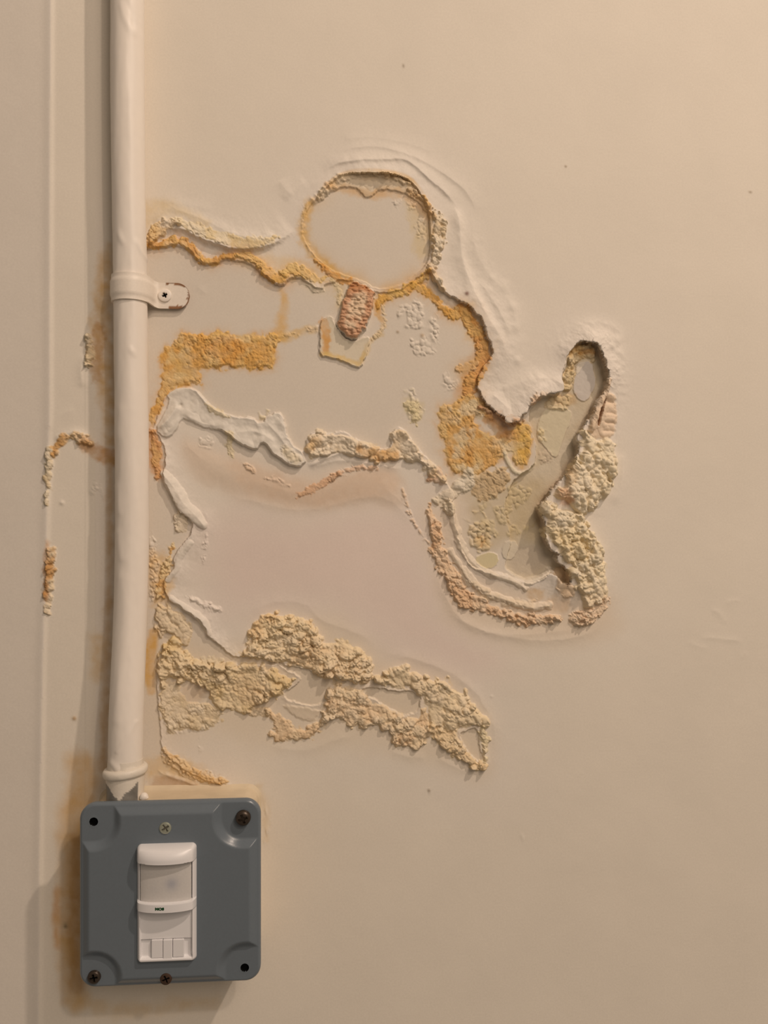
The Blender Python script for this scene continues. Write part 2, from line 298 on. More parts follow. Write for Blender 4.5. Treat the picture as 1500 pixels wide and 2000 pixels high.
# orange patch by the conduit
crust(sdf([(315,687),(335,665),(355,649),(375,656),(395,656),(415,650),(440,647),(460,655),(483,657),(505,653),(533,649),(552,655),(536,673),(544,708),(515,725),(480,719),(440,718),(408,717),(392,722),(397,740),(394,757),(360,752),(335,762),(318,790),(306,815),(294,835),(290,820),(300,790),(315,753),(317,727)], 12, 5, 10), .75, 8, .4, 7, 'ddac55', 'dd9b45', part('salt_crust', 'broad orange granular crust beside the conduit'), .8, .4, halo=5)
s, x, y, d = sdf([(320,690),(360,655),(440,650),(540,655),(540,705),(480,715),(400,712),(330,760)], 10, 3, 10); tint(s, sm(d/6)*sm(fb(x, y, 22, 3, 53)*3+.1), 'e6c688', .6)
stain(sdf([(400,665),(470,665),(480,710),(420,700)], 14, 8, 20), 26, 'd68a34', .7)
stain(band([(546,650),(552,620),(556,598),(552,570)], [14,10,9,4], 14, 4, 12), 16, Y, .75)
stain(band([(552,660),(580,650),(615,642)], [8,9,7], 10, 4, 10), 12, 'dfae58', .7)
grains(band([(545,655),(580,652),(618,640)], [8,8,8], 10, 4, 8), .5, 7, .4)
stain(band([(291,850),(300,880),(305,910),(312,930)], [14,16,14,8], 12, 4, 9), 12, 'cf8c4a', .9)
crust(band([(300,845),(306,880),(305,905),(312,928)], [8,9,10,7], 8, 4, 8), .7, 8, .4, 5, 'd08f50', 'd9a867', part('salt_crust', 'rusty crust at the edge of the conduit'))
stain(band([(300,1100),(318,1120),(312,1165)], [22,20,18], 20, 8, 14), 22, 'ddab5c', .8)
grains(sdf([(290,1040),(300,1030),(318,1130),(300,1180),(288,1160)], 10, 5, 9), .8, 7, .3)
crust(band([(335,1062),(332,1095),(318,1120),(315,1160)], [5,6,9,10], 8, 5, 8), .7, 7, .35, 4, 'dfc189', 'd2954a', part('salt_crust'))
crust(sdf([(296,1180),(320,1178),(350,1192),(372,1215),(380,1245),(360,1262),(335,1238),(312,1245),(300,1230)], 8, 4, 12), 1.3, 15, .3, 6, 'dcc398', 'd6a95e', part('salt_crust', 'wrinkled yellow crust beside the conduit'))
crust(sdf([(345,1000),(365,1005),(372,1030),(352,1045),(338,1030)], 8, 4, 8), 1.0, 9, .3, 4, 'e2cfb0', None, part('salt_crust'))
stain(band([(300,1235),(292,1270),(291,1310),(296,1350)], [9,13,13,8], 10, 2, 12), 10, 'd89a35', .95)
stain(band([(296,1500),(340,1495),(380,1515),(430,1528)], [18,22,16,8], 16, 6, 14), 24, 'd9ae66', .7)
crust(band([(318,1465),(345,1488),(370,1505),(400,1522),(440,1527)], [4,8,9,8,5], 8, 4, 8), .7, 9, .3, 4, 'dcb984', 'd2a05c', part('salt_crust'))

stain(sdf([(292,1520),(330,1510),(380,1530),(430,1538),(420,1548),(300,1548)], 14, 5, 10), 14, 'a87c4c', .7)
grains(band([(320,1475),(350,1500),(400,1518),(450,1528)], [10,14,12,6], 10, 5, 8), .9, 8, .35, 'dcb784')
for t_ in range(5):
    lip([(306+t_*14, 1500+t_*6), (318+t_*15, 1512+t_*5), (340+t_*14, 1520+t_*4)], .5, 4, 4, .3)
# ================================================================= cream flake with yellow rim, brown flake standing on it
fl = part('paint_flake', 'cream paint flake with a yellow curled rim')
F2P = [(625,628),(636,620),(647,617),(656,636),(672,660),(690,668),(706,660),(722,658),(720,674),(716,690),(705,719),(690,716),(670,706),(647,698),(625,697),(624,660)]
s, x, y, d = sdf(F2P, 12, 1.2, 7)
H[s] = H[s]+(1.1+.5*np.exp(-np.clip(d, 0, None)/5))*sm((d+1)/2); tint(s, sm(d/2), 'e0d2b6', .9); lab(s, d > 0, fl)
stain(band([(632,630),(638,655),(635,688)], [8,9,6], 8, 3, 6), 8, 'd8913a', .95)
stain(band([(628,692),(650,694),(690,708),(704,712),(712,690)], [5,5,5,5,4], 6, 2, 6), 6, 'ddb25a', .9)
stain(band([(715,690),(722,665),(745,652)], [5,5,5], 6, 2, 6), 6, 'd9b878', .8)
crust(band([(747,598),(750,620),(753,636),(743,650),(726,662)], [4,3,4,4,4], 8, 3, 6), .5, 7, .3, 3, 'dec294', 'd9a24c', part('paint_flake', 'thin yellowish flake edge right of the reddish flake'))
fl = part('paint_flake', 'reddish brown wrinkled flake hanging below the disc')
s, x, y, d = sdf([(684,551),(708,554),(732,568),(729,592),(722,625),(708,650),(692,667),(675,657),(656,640),(663,615),(672,582)], 14, 3.0, 9)
t = np.clip((y-W([(690,552)])[0, 1])/110, 0, 1); SEED[0] += 1
xx = x*.55+y*.84*.3; g = lumps(x*.6+y*.2, y*1.25-x*.2, 6.5, 77)*.7+lumps(x, y, 14, 78)*.5
H[s] = H[s]+sm((d+1)/2.2)*((1.2+3.6*t)*(.7+.3*sm(d/12))+2.0*g*sm(d/3)); lab(s, d > 0, fl)
tint(s, sm(d/2), 'c98f66', .95); tint(s, sm((d-9)/9)*sm((fb(x, y, 26, 2, 8)+.45)*2), 'e3c5a0', .85); tint(s, sm(d/3)*sm((.28-t)*5), 'b9713d', .8)

# ================================================================= cavity with bare plaster
cv = part('bare_plaster', 'grey bare plaster in the deep hole')
s, x, y, d = sdf(CAV, 20, 1.5, 9)
H[s] = H[s]-3.8*sm((d+1)/5)+.12*fb(x, y, 10, 3, 5)*sm(d/4); lab(s, d > 0, cv)
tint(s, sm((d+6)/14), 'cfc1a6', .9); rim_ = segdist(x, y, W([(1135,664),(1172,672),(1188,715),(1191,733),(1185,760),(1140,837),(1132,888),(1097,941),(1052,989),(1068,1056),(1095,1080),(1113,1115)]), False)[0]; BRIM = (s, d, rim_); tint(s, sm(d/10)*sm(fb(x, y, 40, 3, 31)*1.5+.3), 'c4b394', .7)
stain(sdf([(905,945),(960,940),(1000,930),(1050,930),(1085,950),(1050,990),(1062,1060),(1000,1050),(950,1080),(920,1060),(915,1000)], 30, 6, 20), 40, 'c0aa80', .8, .4, 25)
stain(sdf([(985,1075),(1040,1060),(1090,1085),(1075,1105),(1050,1128),(1000,1120)], 14, 4, 14), 14, 'bfb09a', .9, .2)
grains(sdf([(930,960),(1040,930),(1060,980),(1050,1050),(940,1060)], 20, 8, 20), .45, 8, .5, 'c8b384')
pl = part('plaster_patch', 'pale smooth patch left on the plaster')
for pg, c, h in (([(1130,704),(1160,702),(1166,730),(1168,755),(1150,783),(1135,780),(1124,765),(1124,745)], 'cbc3bb', .5), ([(1128,706),(1150,703),(1140,718),(1128,735)], 'e0d4c0', .2),
                 ([(1062,800),(1085,792),(1118,798),(1122,815),(1108,845),(1100,870),(1093,893),(1078,890),(1068,870),(1052,858),(1052,830)], 'd8cba8', .5),
                 ([(984,1060),(1000,1055),(1014,1060),(1013,1085),(996,1096),(978,1086)], 'd6c9b0', .4), ([(926,1090),(945,1080),(970,1078),(975,1100),(955,1114),(932,1106)], 'd6c795', .4)):
    s, x, y, d = sdf(pg, 8, 1.2, 9); H[s] += h*sm((d+1)/2); tint(s, sm(d/2), c, .9); lab(s, d > 0, pl)
tp = part('salt_crust', 'yellow brown crust at the top of the hole')
crust(sdf([(1110,690),(1122,674),(1136,668),(1165,672),(1172,690),(1166,705),(1140,702),(1128,715),(1126,745),(1120,765),(1098,762),(1100,735),(1108,712)], 8, 3, 8), 1.5, 11, .35, 6, 'd7bd8b', 'c89f5e', tp)
stain(band([(1137,688),(1152,684),(1163,688)], [5,6,5], 8, 3, 6), 8, 'a8702f', .9)
stain(sdf([(1095,765),(1125,765),(1128,785),(1110,792),(1085,785),(1070,775)], 10, 4, 10), 14, 'c79a5c', .8)
grains(sdf([(1070,770),(1125,765),(1125,800),(1060,805)], 10, 4, 10), .8, 9, .3, 'd9c08e')
grains(band([(1062,830),(1058,850),(1072,862)], [8,8,6], 8, 4, 8), .8, 9, .3, 'd8bf85')
grains(sdf([(1055,870),(1085,880),(1090,905),(1050,910)], 10, 4, 10), .5, 8, .3, 'cdb99c')
s, d, rim_ = BRIM; tint(s, np.exp(-(rim_/9)**2)*sm((d+3)/4)*(.6+.5*fb(U[s], V[s], 22, 3, 4)), '9a7048', .75)  # brown edge stain, with some of the hole's shade put into its colour
# yellow granular ground left of the hole
yg = part('salt_crust', 'yellow granular crust left of the deep hole')
crust(sdf([(849,795),(887,787),(905,768),(920,765),(938,778),(956,796),(970,812),(962,820),(940,815),(928,818),(938,842),(955,852),(985,846),(1003,838),(1004,825),(1036,830),(1040,860),(1034,890),(1020,912),(1004,905),(996,880),(975,900),(955,915),(925,930),(905,928),(885,925),(868,895),(860,850)], 12, 6, 12), .62, 8, .2, 6, 'dcb163', 'd79a4b', yg, .72, .4, halo=7)
s, x, y, d = sdf([(850,800),(890,785),(930,765),(960,810),(1000,840),(1035,835),(1035,890),(1015,905),(975,895),(930,925),(880,920),(865,860)], 10, 3, 10); tint(s, sm(d/6)*sm(fb(x, y, 26, 3, 52)*3+.1), 'e0cda6', .65); tint(s, sm(d/6)*sm(fb(x, y, 20, 3, 57)*3-.3), 'c98a3e', .6)
stain(band([(1015,840),(1022,870),(1018,900)], [16,16,12], 12, 4, 12), 14, 'e0ad47', .8)
stain(band([(960,815),(985,838),(1005,850)], [12,16,10], 12, 4, 12), 18, 'b87c48', .75)
s, x, y, d = band([(986,885),(992,905),(1005,922),(1022,926),(1038,916),(1046,905)], [5,6,6,6,6,5], 8, 1.5, 8); H[s] += .9*sm(d/5); tint(s, sm(d/4), 'dccfae', .9)
crust(sdf([(905,930),(960,915),(990,905),(1000,930),(985,960),(940,985),(915,965)], 12, 5, 10), .7, 9, .2, 8, 'cdb58c', 'c0a276', part('salt_crust'))
# small flap and brown shreds under the tongue tip
lip([(925,800),(945,815),(963,818)], .9, 8, 3, .2)
crust(band([(940,795),(960,806),(978,815),(1000,826),(1022,820)], [5,6,7,8,6], 8, 4, 6), 1.6, 8, .4, 4, 'd3a57c', 'b57f52', part('paint_flake', 'frayed brown shreds under the hanging paint tip'))
crust(band([(1036,786),(1046,778),(1055,772),(1064,768)], [6,8,8,5], 8, 3, 6), 1.4, 8, .4, 4, 'e3c9ac', 'd8b08a', part('paint_flake', 'frayed pinkish shreds right of the hanging paint tip'))

# ================================================================= thick crust on the right of the hole
c1 = part('salt_crust', 'thick knobbly cream crust right of the deep hole, upper lobe')
PK = 'e6c6a2'; CM = 'ead7ae'
s, x, y, d = sdf([(1140,838),(1158,812),(1168,788),(1186,764),(1204,770),(1206,810),(1203,850),(1180,860),(1150,856)], 14, 3, 10)
H[s] += .9*sm(d/8)*(.5+lumps(x*.6, y, 13, 41)); tint(s, sm(d/6), PK, .8)
s, x, y, d = band([(1190,745),(1184,765),(1172,786),(1161,812),(1150,842)], [3,5,6,7,6], 8, 1.5, 8); H[s] += 2.2*sm(d/4); tint(s, sm(d/3), PK, .7)
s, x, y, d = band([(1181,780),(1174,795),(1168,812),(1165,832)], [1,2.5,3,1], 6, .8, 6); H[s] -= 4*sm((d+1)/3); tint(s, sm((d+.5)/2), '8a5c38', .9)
for a_, b_ in (((1176,786),(1204,790)), ((1176,806),(1206,812)), ((1174,826),(1205,830)), ((1170,842),(1204,846))):
    lip([a_, ((a_[0]+b_[0])/2, (a_[1]+b_[1])/2-3), b_], -1.3, 4, 7, .25)
crust(sdf([(1132,846),(1150,850),(1175,856),(1200,860),(1208,893),(1202,930),(1193,973),(1172,990),(1145,1010),(1120,1005),(1100,985),(1076,978),(1075,965),(1097,943),(1109,925),(1122,904),(1133,888),(1133,872),(1128,861)], 14, 4, 12), 3.2, 21, .3, 9, CM, 'e6c79a', c1, .85, .4)
stain(sdf([(1085,960),(1105,955),(1112,985),(1090,985)], 8, 5, 10), 12, 'c98a5c', .8)
c2 = part('salt_crust', 'thick knobbly cream crust right of the deep hole, lower lobe')
crust(sdf([(1054,990),(1072,980),(1100,990),(1130,1000),(1145,1020),(1155,1045),(1178,1068),(1180,1095),(1182,1133),(1192,1160),(1184,1178),(1160,1188),(1138,1185),(1127,1160),(1116,1141),(1114,1115),(1104,1102),(1090,1092),(1096,1082),(1083,1072),(1070,1056),(1066,1032),(1069,1021),(1061,1005)], 14, 4, 11), 3.2, 17, .3, 9, CM, 'e6cfa0', c2, .85, .4)
s, x, y, d = sdf([(1120,1020),(1150,1045),(1160,1090),(1135,1080),(1120,1050)], 14, 3, 12); H[s] -= 1.4*sm(d/12)
c3 = part('salt_crust', 'ribbed pink crust fan below the lower lobe')
crust(sdf([(1180,1160),(1192,1165),(1188,1185),(1172,1208),(1150,1222),(1135,1226),(1108,1216),(1112,1196),(1128,1192),(1150,1190),(1170,1180)], 10, 3, 7), 1.8, 8, .3, 5, PK, 'd9ae8a', c3)
s, x, y, d = sdf([(1078,1112),(1100,1102),(1112,1118),(1114,1142),(1126,1160),(1112,1172),(1090,1165),(1080,1140)], 10, 3, 9)
H[s] += .8*sm(d/5)*(.4+lumps(x, y, 14, 61)); tint(s, sm(d/4), 'd8b78e', .7)
stain(sdf([(1055,1175),(1085,1165),(1100,1140),(1110,1150),(1115,1190),(1090,1200)], 8, 4, 9), 12, 'd3ac80', .6)
# ---- U shaped band under the hole
g1 = part('salt_crust', 'pink granular crust band curving under the deep hole')
crust(band([(838,985),(842,1010),(850,1035),(853,1070),(862,1095),(885,1125),(892,1158),(915,1175),(950,1185),(985,1200),(1020,1212),(1050,1212),(1088,1205)], [6,9,13,15,16,16,18,16,10,9,12,11,7], 10, 4, 7), 1.5, 9, .35, 6, 'dfb487', 'd59c68', g1)
g2 = part('paint_ridge', 'pale swollen paint ridge inside the curved band')
for pts, ww, h in (([(880,985),(884,1010),(893,1040),(900,1065),(915,1092),(935,1110),(965,1125)], [8,9,9,9,8,8,7], 1.5), ([(962,1122),(985,1130),(1010,1138),(1025,1150)], [6,6,6,5], 1.4),
                   ([(905,1110),(925,1140),(955,1162),(985,1170),(1012,1180),(1035,1187),(1072,1182)], [5,8,8,7,8,9,9], 1.7), ([(1030,1140),(1060,1128),(1076,1112)], [5,6,5], 1.0), ([(880,1075),(900,1110),(915,1140)], [6,6,6], 1.2)):
    s, x, y, d = band(pts, ww, 10, 2.2, 12); H[s] += h*np.sqrt(np.clip(d/np.max(ww), 0, 1))*(1+.35*fb(x, y, 16, 2, 9)); tint(s, sm((d+1)/4), 'e3d6c0', .85); lab(s, d > 1, g2)
crust(sdf([(860,985),(880,972),(892,985),(888,1005),(872,1008)], 8, 3, 8), 1.5, 12, .4, 5, 'e6dabd', 'dcb98a', part('salt_crust'))
grains(sdf([(900,1120),(1000,1165),(1060,1170),(1080,1190),(1000,1195),(930,1165)], 8, 3, 9), .7, 8, .35, 'dfcdab')
stain(sdf([(1030,1150),(1060,1150),(1060,1172),(1030,1172)], 10, 4, 9), 12, 'c79754', .8)
stain(sdf([(925,1045),(955,1045),(960,1070),(930,1070)], 10, 4, 9), 12, 'cf9c54', .8)
grains(sdf([(905,1000),(950,990),(965,1070),(935,1085),(910,1060)], 10, 4, 10), .8, 9, .3, 'd6bd8b')
crust(sdf([(835,985),(850,965),(870,950),(892,925),(920,905),(935,930),(925,955),(895,975),(875,985)], 10, 4, 12), 1.1, 18, .3, 7, 'e0d5bd', 'd9cba8', part('salt_crust'))
crust(sdf([(832,925),(850,910),(868,925),(875,945),(858,948),(838,940)], 8, 3, 9), 1.2, 12, .4, 6, 'e0bd98', 'd39f79', part('salt_crust'))
grains(band([(786,955),(795,990),(812,1030),(838,1062)], [6,7,6,4], 8, 3, 8), .9, 8, .3, 'dcb68e')

# ================================================================= middle ridge: pale curled sheet and knobbly ridge
ps = part('peeling_paint', 'pale curled strip of paint lying across the middle')
P1 = [(325,769),(352,756),(381,759),(397,776),(415,796),(453,815),(493,815),(509,830),(531,808),(552,807),(560,849),(573,871),(592,885),(600,900),(592,910),(573,912),(555,902),(536,889),(524,870),(512,864),(500,880),(477,872),(460,862),(450,852),(437,841),(395,836),(372,822),(355,817),(346,838),(335,850),(323,856),(304,840),(318,812),(333,785)]
s, x, y, d = sdf(P1, 14, 1.5, 10)
low = np.exp(-(segdist(x, y, W([(440,842),(477,872),(500,880),(512,864),(536,889),(573,912),(598,905),(640,885)]), False)[0]/16)**2)
H[s] += sm((d+1)/2.4)*(1.0+.5*fb(x, y, 40, 2, 5)+1.9*low)+.6*fb(x, y, 22, 3, 6)*sm(d/8)+.35*lumps(x, y, 26, 45)*sm(d/10); tint(s, sm((d+1)/3), 'e8e0d2', .9); lab(s, d > 0, ps)
stain(sdf([(555,870),(585,885),(592,905),(570,908),(545,885)], 8, 4, 9), 12, 'e3cd9f', .7)
grains(sdf([(540,860),(590,885),(592,908),(560,905)], 8, 4, 9), .7, 8, .3)
crust(band([(403,790),(425,806),(445,816)], [5,8,5], 8, 3, 8), .7, 10, .4, 4, 'e3d0a4', None, part('salt_crust'))
grains(sdf([(500,800),(530,795),(525,820),(505,825)], 8, 3, 8), .8, 9, .2, 'e0cd9c')
for c, r, h in (((353,792),4,-1.2), ((500,850),5,-.5), ((330,822),12,.9), ((322,838),10,.8), ((345,800),14,.5)):
    p = W([c]); s = box(p, r*3); H[s] += h*np.exp(-((U[s]-p[0,0])**2+(V[s]-p[0,1])**2)/r**2)
crust(band([(448,850),(447,875),(452,888)], [7,7,6], 8, 3, 7), .9, 9, .3, 4, 'dccaa0', None, part('salt_crust'))
m2 = part('salt_crust', 'knobbly tan ridge right of the curled strip')
M2 = [(596,882),(600,856),(612,846),(632,845),(640,849),(660,844),(680,850),(700,864),(725,874),(750,881),(764,870),(761,850),(775,837),(790,840),(805,860),(820,882),(848,910),(862,928),(872,945),(855,940),(833,924),(807,902),(772,899),(745,907),(720,896),(687,889),(660,888),(635,890),(613,900),(600,900)]
crust(sdf(M2, 14, 2, 8), 2.6, 17, .45, 7, 'e8d2ac', 'dfbb88', m2, .75, .3)
stain(sdf([(690,868),(730,878),(775,880),(780,898),(745,905),(700,888)], 8, 4, 12), 12, 'd2964c', .85)
stain(sdf([(600,860),(625,848),(630,868),(605,880)], 8, 4, 12), 10, 'd6a868', .6)
lip([(600,912),(640,893),(680,880)], 1.4, 6, 5, .2); lip([(610,915),(660,897),(720,905),(790,918)], .6, 6, 6, .2)
crust(band([(584,966),(610,955),(635,940),(660,925)], [4,10,8,4], 8, 4, 7), 1.0, 8, .25, 4, 'd9a67b', None, part('salt_crust', 'short strip of pink grains below the middle ridge'))
grains(band([(660,925),(700,912),(735,915)], [8,8,6], 8, 4, 7), .8, 8, .35, 'd9a67b')
grains(sdf([(465,900),(490,902),(505,925),(485,928)], 8, 4, 8), .9, 8, .25, 'd8b48f')
grains(band([(520,935),(550,940),(565,950)], [6,8,6], 8, 4, 8), .7, 8, .35)
grains(sdf([(360,850),(420,850),(430,880),(370,880)], 8, 4, 8), .4, 8, .55)
for pl_, h_ in (([(306,840),(325,828),(342,805),(350,785)], .9), ([(318,850),(338,838),(352,815)], .7), ([(360,812),(395,828),(430,834)], .6), ([(455,845),(490,842),(515,848),(540,868)], .7), ([(520,825),(545,850),(565,880),(590,900)], .8), ([(540,815),(560,840)], .5)):
    lip(pl_, h_, 6, 5, .2, 1.5, 1.5)
# swollen pale roll at the left edge of the middle sheet
g3 = part('paint_ridge', 'pale swollen roll of paint beside the conduit')
for pts, ww, h in (([(320,925),(335,945),(350,965),(360,985),(380,1003),(398,1025)], [8,13,13,11,13,8], 2.0), ([(372,1060),(352,1085),(346,1110),(330,1132)], [7,7,6,6], .9), ([(335,1168),(360,1185),(392,1205),(410,1235)], [5,6,8,6], 1.3)):
    s, x, y, d = band(pts, ww, 10, 2, 16); H[s] += h*np.sqrt(np.clip(d/np.max(ww), 0, 1))*(1+.4*fb(x, y, 22, 2, 9)); tint(s, sm((d+1)/4), 'e6dccd', .9); lab(s, d > 1, g3)
grains(sdf([(352,1160),(380,1165),(430,1180),(440,1200),(400,1195)], 8, 4, 8), .9, 10, .3)
grains(sdf([(395,1045),(410,1030),(405,1110),(385,1120)], 8, 4, 8), .4, 6, .4)

# ================================================================= lower crusts
l1 = part('salt_crust', 'knobbly cream crust, mound at the top of the lower band')
crust(sdf([(458,1276),(480,1262),(493,1222),(507,1206),(528,1199),(560,1202),(600,1204),(612,1215),(621,1238),(640,1255),(659,1247),(680,1250),(701,1264),(726,1285),(733,1309),(722,1335),(700,1338),(680,1330),(655,1328),(625,1322),(600,1304),(560,1300),(530,1290),(500,1287),(475,1285)], 12, 4, 8), 2.6, 12.5, .35, 9, 'ecd09a', 'e2bd88', l1)
l2 = part('salt_crust', 'knobbly cream crust, right arm of the lower band')
crust(sdf([(725,1315),(745,1318),(765,1306),(780,1297),(800,1294),(806,1312),(840,1324),(867,1321),(893,1344),(915,1355),(931,1381),(955,1408),(952,1420),(928,1417),(901,1424),(893,1434),(870,1430),(850,1425),(838,1405),(836,1385),(830,1365),(805,1346),(773,1350),(745,1340),(728,1335)], 12, 4, 9), 2.3, 16, .35, 8, 'ebd19e', 'e4c38f', l2)
l3 = part('salt_crust', 'knobbly cream crust, tail at the right end of the lower band')
crust(sdf([(838,1405),(870,1428),(893,1434),(905,1452),(920,1478),(936,1488),(955,1492),(948,1502),(925,1504),(907,1491),(880,1475),(859,1459),(840,1435),(832,1420)], 10, 3, 8), 1.7, 11, .35, 6, 'ebd09a', 'e0bc84', l3)
crust(band([(940,1420),(948,1445),(945,1470),(948,1485)], [6,9,6,5], 8, 3, 7), .9, 8, .3, 5, 'e2d09c', None, l3)
l4 = part('salt_crust', 'knobbly pink crust, lower lumps of the lower band')
crust(sdf([(637,1341),(655,1338),(675,1336),(707,1341),(714,1363),(749,1381),(787,1402),(811,1400),(822,1385),(835,1385),(840,1410),(838,1440),(822,1463),(797,1464),(765,1451),(760,1429),(744,1424),(725,1417),(707,1424),(680,1421),(661,1402),(640,1412),(630,1425),(605,1445),(590,1450),(565,1443),(540,1447),(525,1437),(540,1425),(530,1402),(515,1380),(535,1388),(568,1411),(590,1420),(613,1416),(630,1398),(632,1380),(637,1362)], 10, 4, 8), 1.7, 12, .3, 7, 'e8ca98', 'ddb07c', l4)
s, x, y, d = sdf([(545,1370),(600,1380),(628,1382),(622,1405),(600,1412),(570,1402)], 8, 2, 9); H[s] += .5*sm(d/6); tint(s, sm(d/4), 'ddccb4', .7)
l5 = part('salt_crust', 'knobbly yellow crust, left mass of the lower band')
crust(sdf([(310,1275),(333,1243),(352,1249),(371,1281),(400,1288),(440,1294),(509,1300),(539,1299),(557,1316),(590,1322),(563,1343),(539,1364),(507,1380),(480,1390),(453,1385),(440,1390),(415,1385),(405,1353),(387,1332),(352,1337),(345,1320),(330,1330),(315,1350),(304,1327)], 12, 4, 8), 2.5, 14, .35, 8, 'e8cb90', 'deb96c', l5)
crust(sdf([(308,1325),(350,1330),(357,1367),(392,1372),(420,1375),(440,1400),(410,1425),(370,1425),(316,1432)], 10, 4, 8), .9, 9, .2, 7, 'dfcba4', 'd9bf90', l5)
stain(sdf([(460,1310),(510,1330),(530,1365),(490,1385),(455,1360)], 10, 8, 16), 24, 'd6a55c', .6)
stain(sdf([(352,1338),(390,1335),(405,1355),(390,1372),(357,1367)], 8, 4, 10), 16, 'c79c72', .6)
crust(sdf([(480,1385),(520,1380),(530,1395),(500,1402),(470,1395)], 8, 3, 7), .7, 8, .3, 5, 'd6b684', None, l5)
crust(sdf([(390,1282),(420,1282),(440,1290),(425,1298),(395,1292)], 8, 3, 7), .8, 9, .3, 5, 'd6c8a6', None, l5)
grains(sdf([(310,1390),(440,1400),(400,1430),(330,1440)], 10, 6, 12), .7, 9, .35)
grains(sdf([(385,1430),(420,1420),(410,1480),(390,1480)], 10, 6, 12), .7, 9, .5)
s, x, y, d = sdf([(300,1240),(480,1280),(620,1200),(740,1290),(880,1330),(965,1430),(950,1515),(840,1480),(700,1440),(560,1465),(420,1400),(310,1450)], 60, 10, 60)
tint(s, sm((d+50)/80), 'e0c9a6', .45)
s, x, y, d = sdf([(830,980),(900,960),(900,1110),(1000,1150),(1100,1180),(1200,1150),(1200,1240),(1050,1260),(890,1225),(850,1110)], 60, 10, 60)
tint(s, sm((d+40)/70), 'dfc3a0', .45)

# ================================================================= left strip: corner bead, crusts, stains
bead = part('corner_bead', 'filled bead running up the wall left of the conduit')
bp = W([(100,-60),(98,500),(98,800),(94,950),(90,1100),(84,1300),(80,1550),(78,1700),(76,2060)])
s = box(bp, 60); x, y = U[s], V[s]; dd, sd_, _ = segdist(x, y, bp, False); sg = dd*sd_
H[s] += .55*np.exp(-(np.clip(sg, 0, None)/11)**2)*np.exp(-(np.clip(-sg, 0, None)/5)**2)
lft = sg > 0
H[s] = np.where(sg > 0, H[s], H[s]-.12)
tint(s, np.exp(-(dd/8)**2), 'ece2d2', .6); lab(s, (dd < 8), bead)
bx = np.interp(V, bp[:, 1], bp[:, 0]); off = np.clip(bx-U, 0, None)
H -= off/K*.085
COL[:] = np.where((off > 0)[..., None], COL*np.array([.985, .99, 1.02], np.float32), COL)
crust(band([(98,880),(95,910),(92,945),(90,985)], [8,7,5,4], 8, 3, 8), 1.1, 10, .3, 4, 'dfcdaa', 'd6b987', part('salt_crust', 'thin crust along the corner bead'))
crust(band([(100,1075),(98,1100),(96,1140),(92,1200)], [9,11,9,4], 8, 3, 8), 1.1, 10, .3, 4, 'dfc59a', 'b9803f', part('salt_crust', 'rust stained crust on the corner bead'))
stain(band([(92,1060),(92,1110),(90,1170)], [5,6,4], 8, 3, 8), 8, 'b8732f', .8)
crust(band([(104,885),(115,862),(140,852),(160,856),(175,866)], [7,7,9,10,8], 8, 3, 8), 1.3, 10, .35, 5, 'd9b27a', 'c98e4a', part('salt_crust', 'orange crust arching left of the conduit'))
stain(band([(165,868),(190,885),(222,895)], [12,13,16], 14, 4, 10), 14, 'b97a35', .9)
lip([(104,862),(130,846),(155,842),(176,858)], .9, 7, 6, .2)
lip([(98,845),(115,810),(150,800)], .2, 8, 10, .2)
stain(band([(214,480),(200,560),(200,640),(206,700),(212,780),(216,860)], [7,16,20,18,14,10], 16, 6, 20), 22, 'c7964e', .8, .6)
stain(band([(195,640),(190,690),(190,740)], [10,12,8], 12, 6, 10), 12, 'b07a3e', .75)
crust(band([(172,665),(178,685),(172,710)], [8,10,9], 8, 4, 9), 1.4, 10, .3, 5, 'e0c79a', 'c2904f', part('salt_crust', 'small crust left of the conduit below the strap'))
lip([(168,690),(158,720),(160,760)], .5, 8, 8, .2)
stain(band([(216,900),(214,1150),(206,1350),(202,1500)], [8,6,8,6], 10, 4, 20), 14, 'b98a4c', .7)
grains(sdf([(176,940),(200,930),(205,990),(172,970)], 8, 3, 8), .5, 8, .4)
stain(band([(190,1250),(188,1320)], [14,10], 14, 4, 14), 24, 'd0a35c', .6)
stain(band([(158,1495),(160,1530),(145,1600),(140,1680),(132,1780),(138,1880),(146,1950)], [26,30,24,20,22,20,20], 20, 6, 22), 34, 'cf9746', .8, .45, 24)
stain(band([(112,1740),(108,1800),(112,1850)], [6,7,6], 10, 4, 16), 12, 'c98a48', .7)
stain(band([(150,1960),(260,1975),(420,1955)], [14,10,12], 14, 6, 22), 28, 'd3a863', .5)
stain(band([(150,1640),(146,1760),(150,1930)], [12,14,14], 12, 4, 22), 16, 'a8722f', .7, .4)
stain(band([(505,1540),(518,1580),(520,1640)], [10,8,5], 10, 4, 12), 14, 'dcc094', .6)
grains(band([(516,1570),(524,1600),(518,1640)], [5,5,5], 8, 3, 8), .6, 8, .35)
for (c, r, h, cc) in (((121,982),4,.5,None), ((128,1808),4,.1,'6b5a40'), ((145,1403),4,.3,'b08c5c'), ((838,1545),3,.3,'8a7a66'), ((788,130),2.5,.1,'8d7c66'), ((1105,325),2.5,.1,'a08d74'), ((1465,375),2.5,.1,'9a886f'), ((1020,1635),3.5,.3,None), ((960,1360),3,.2,None), ((825,655),4,.3,'b09678'), ((777,648),3,.2,'a58f74'), ((910,576),4,.1,'5a2d22')):
    p = W([c]); s = box(p, 14); g = np.exp(-((U[s]-p[0,0])**2+(V[s]-p[0,1])**2)/r**2); H[s] += h*g
    if cc: tint(s, g*1.2, cc, .8)
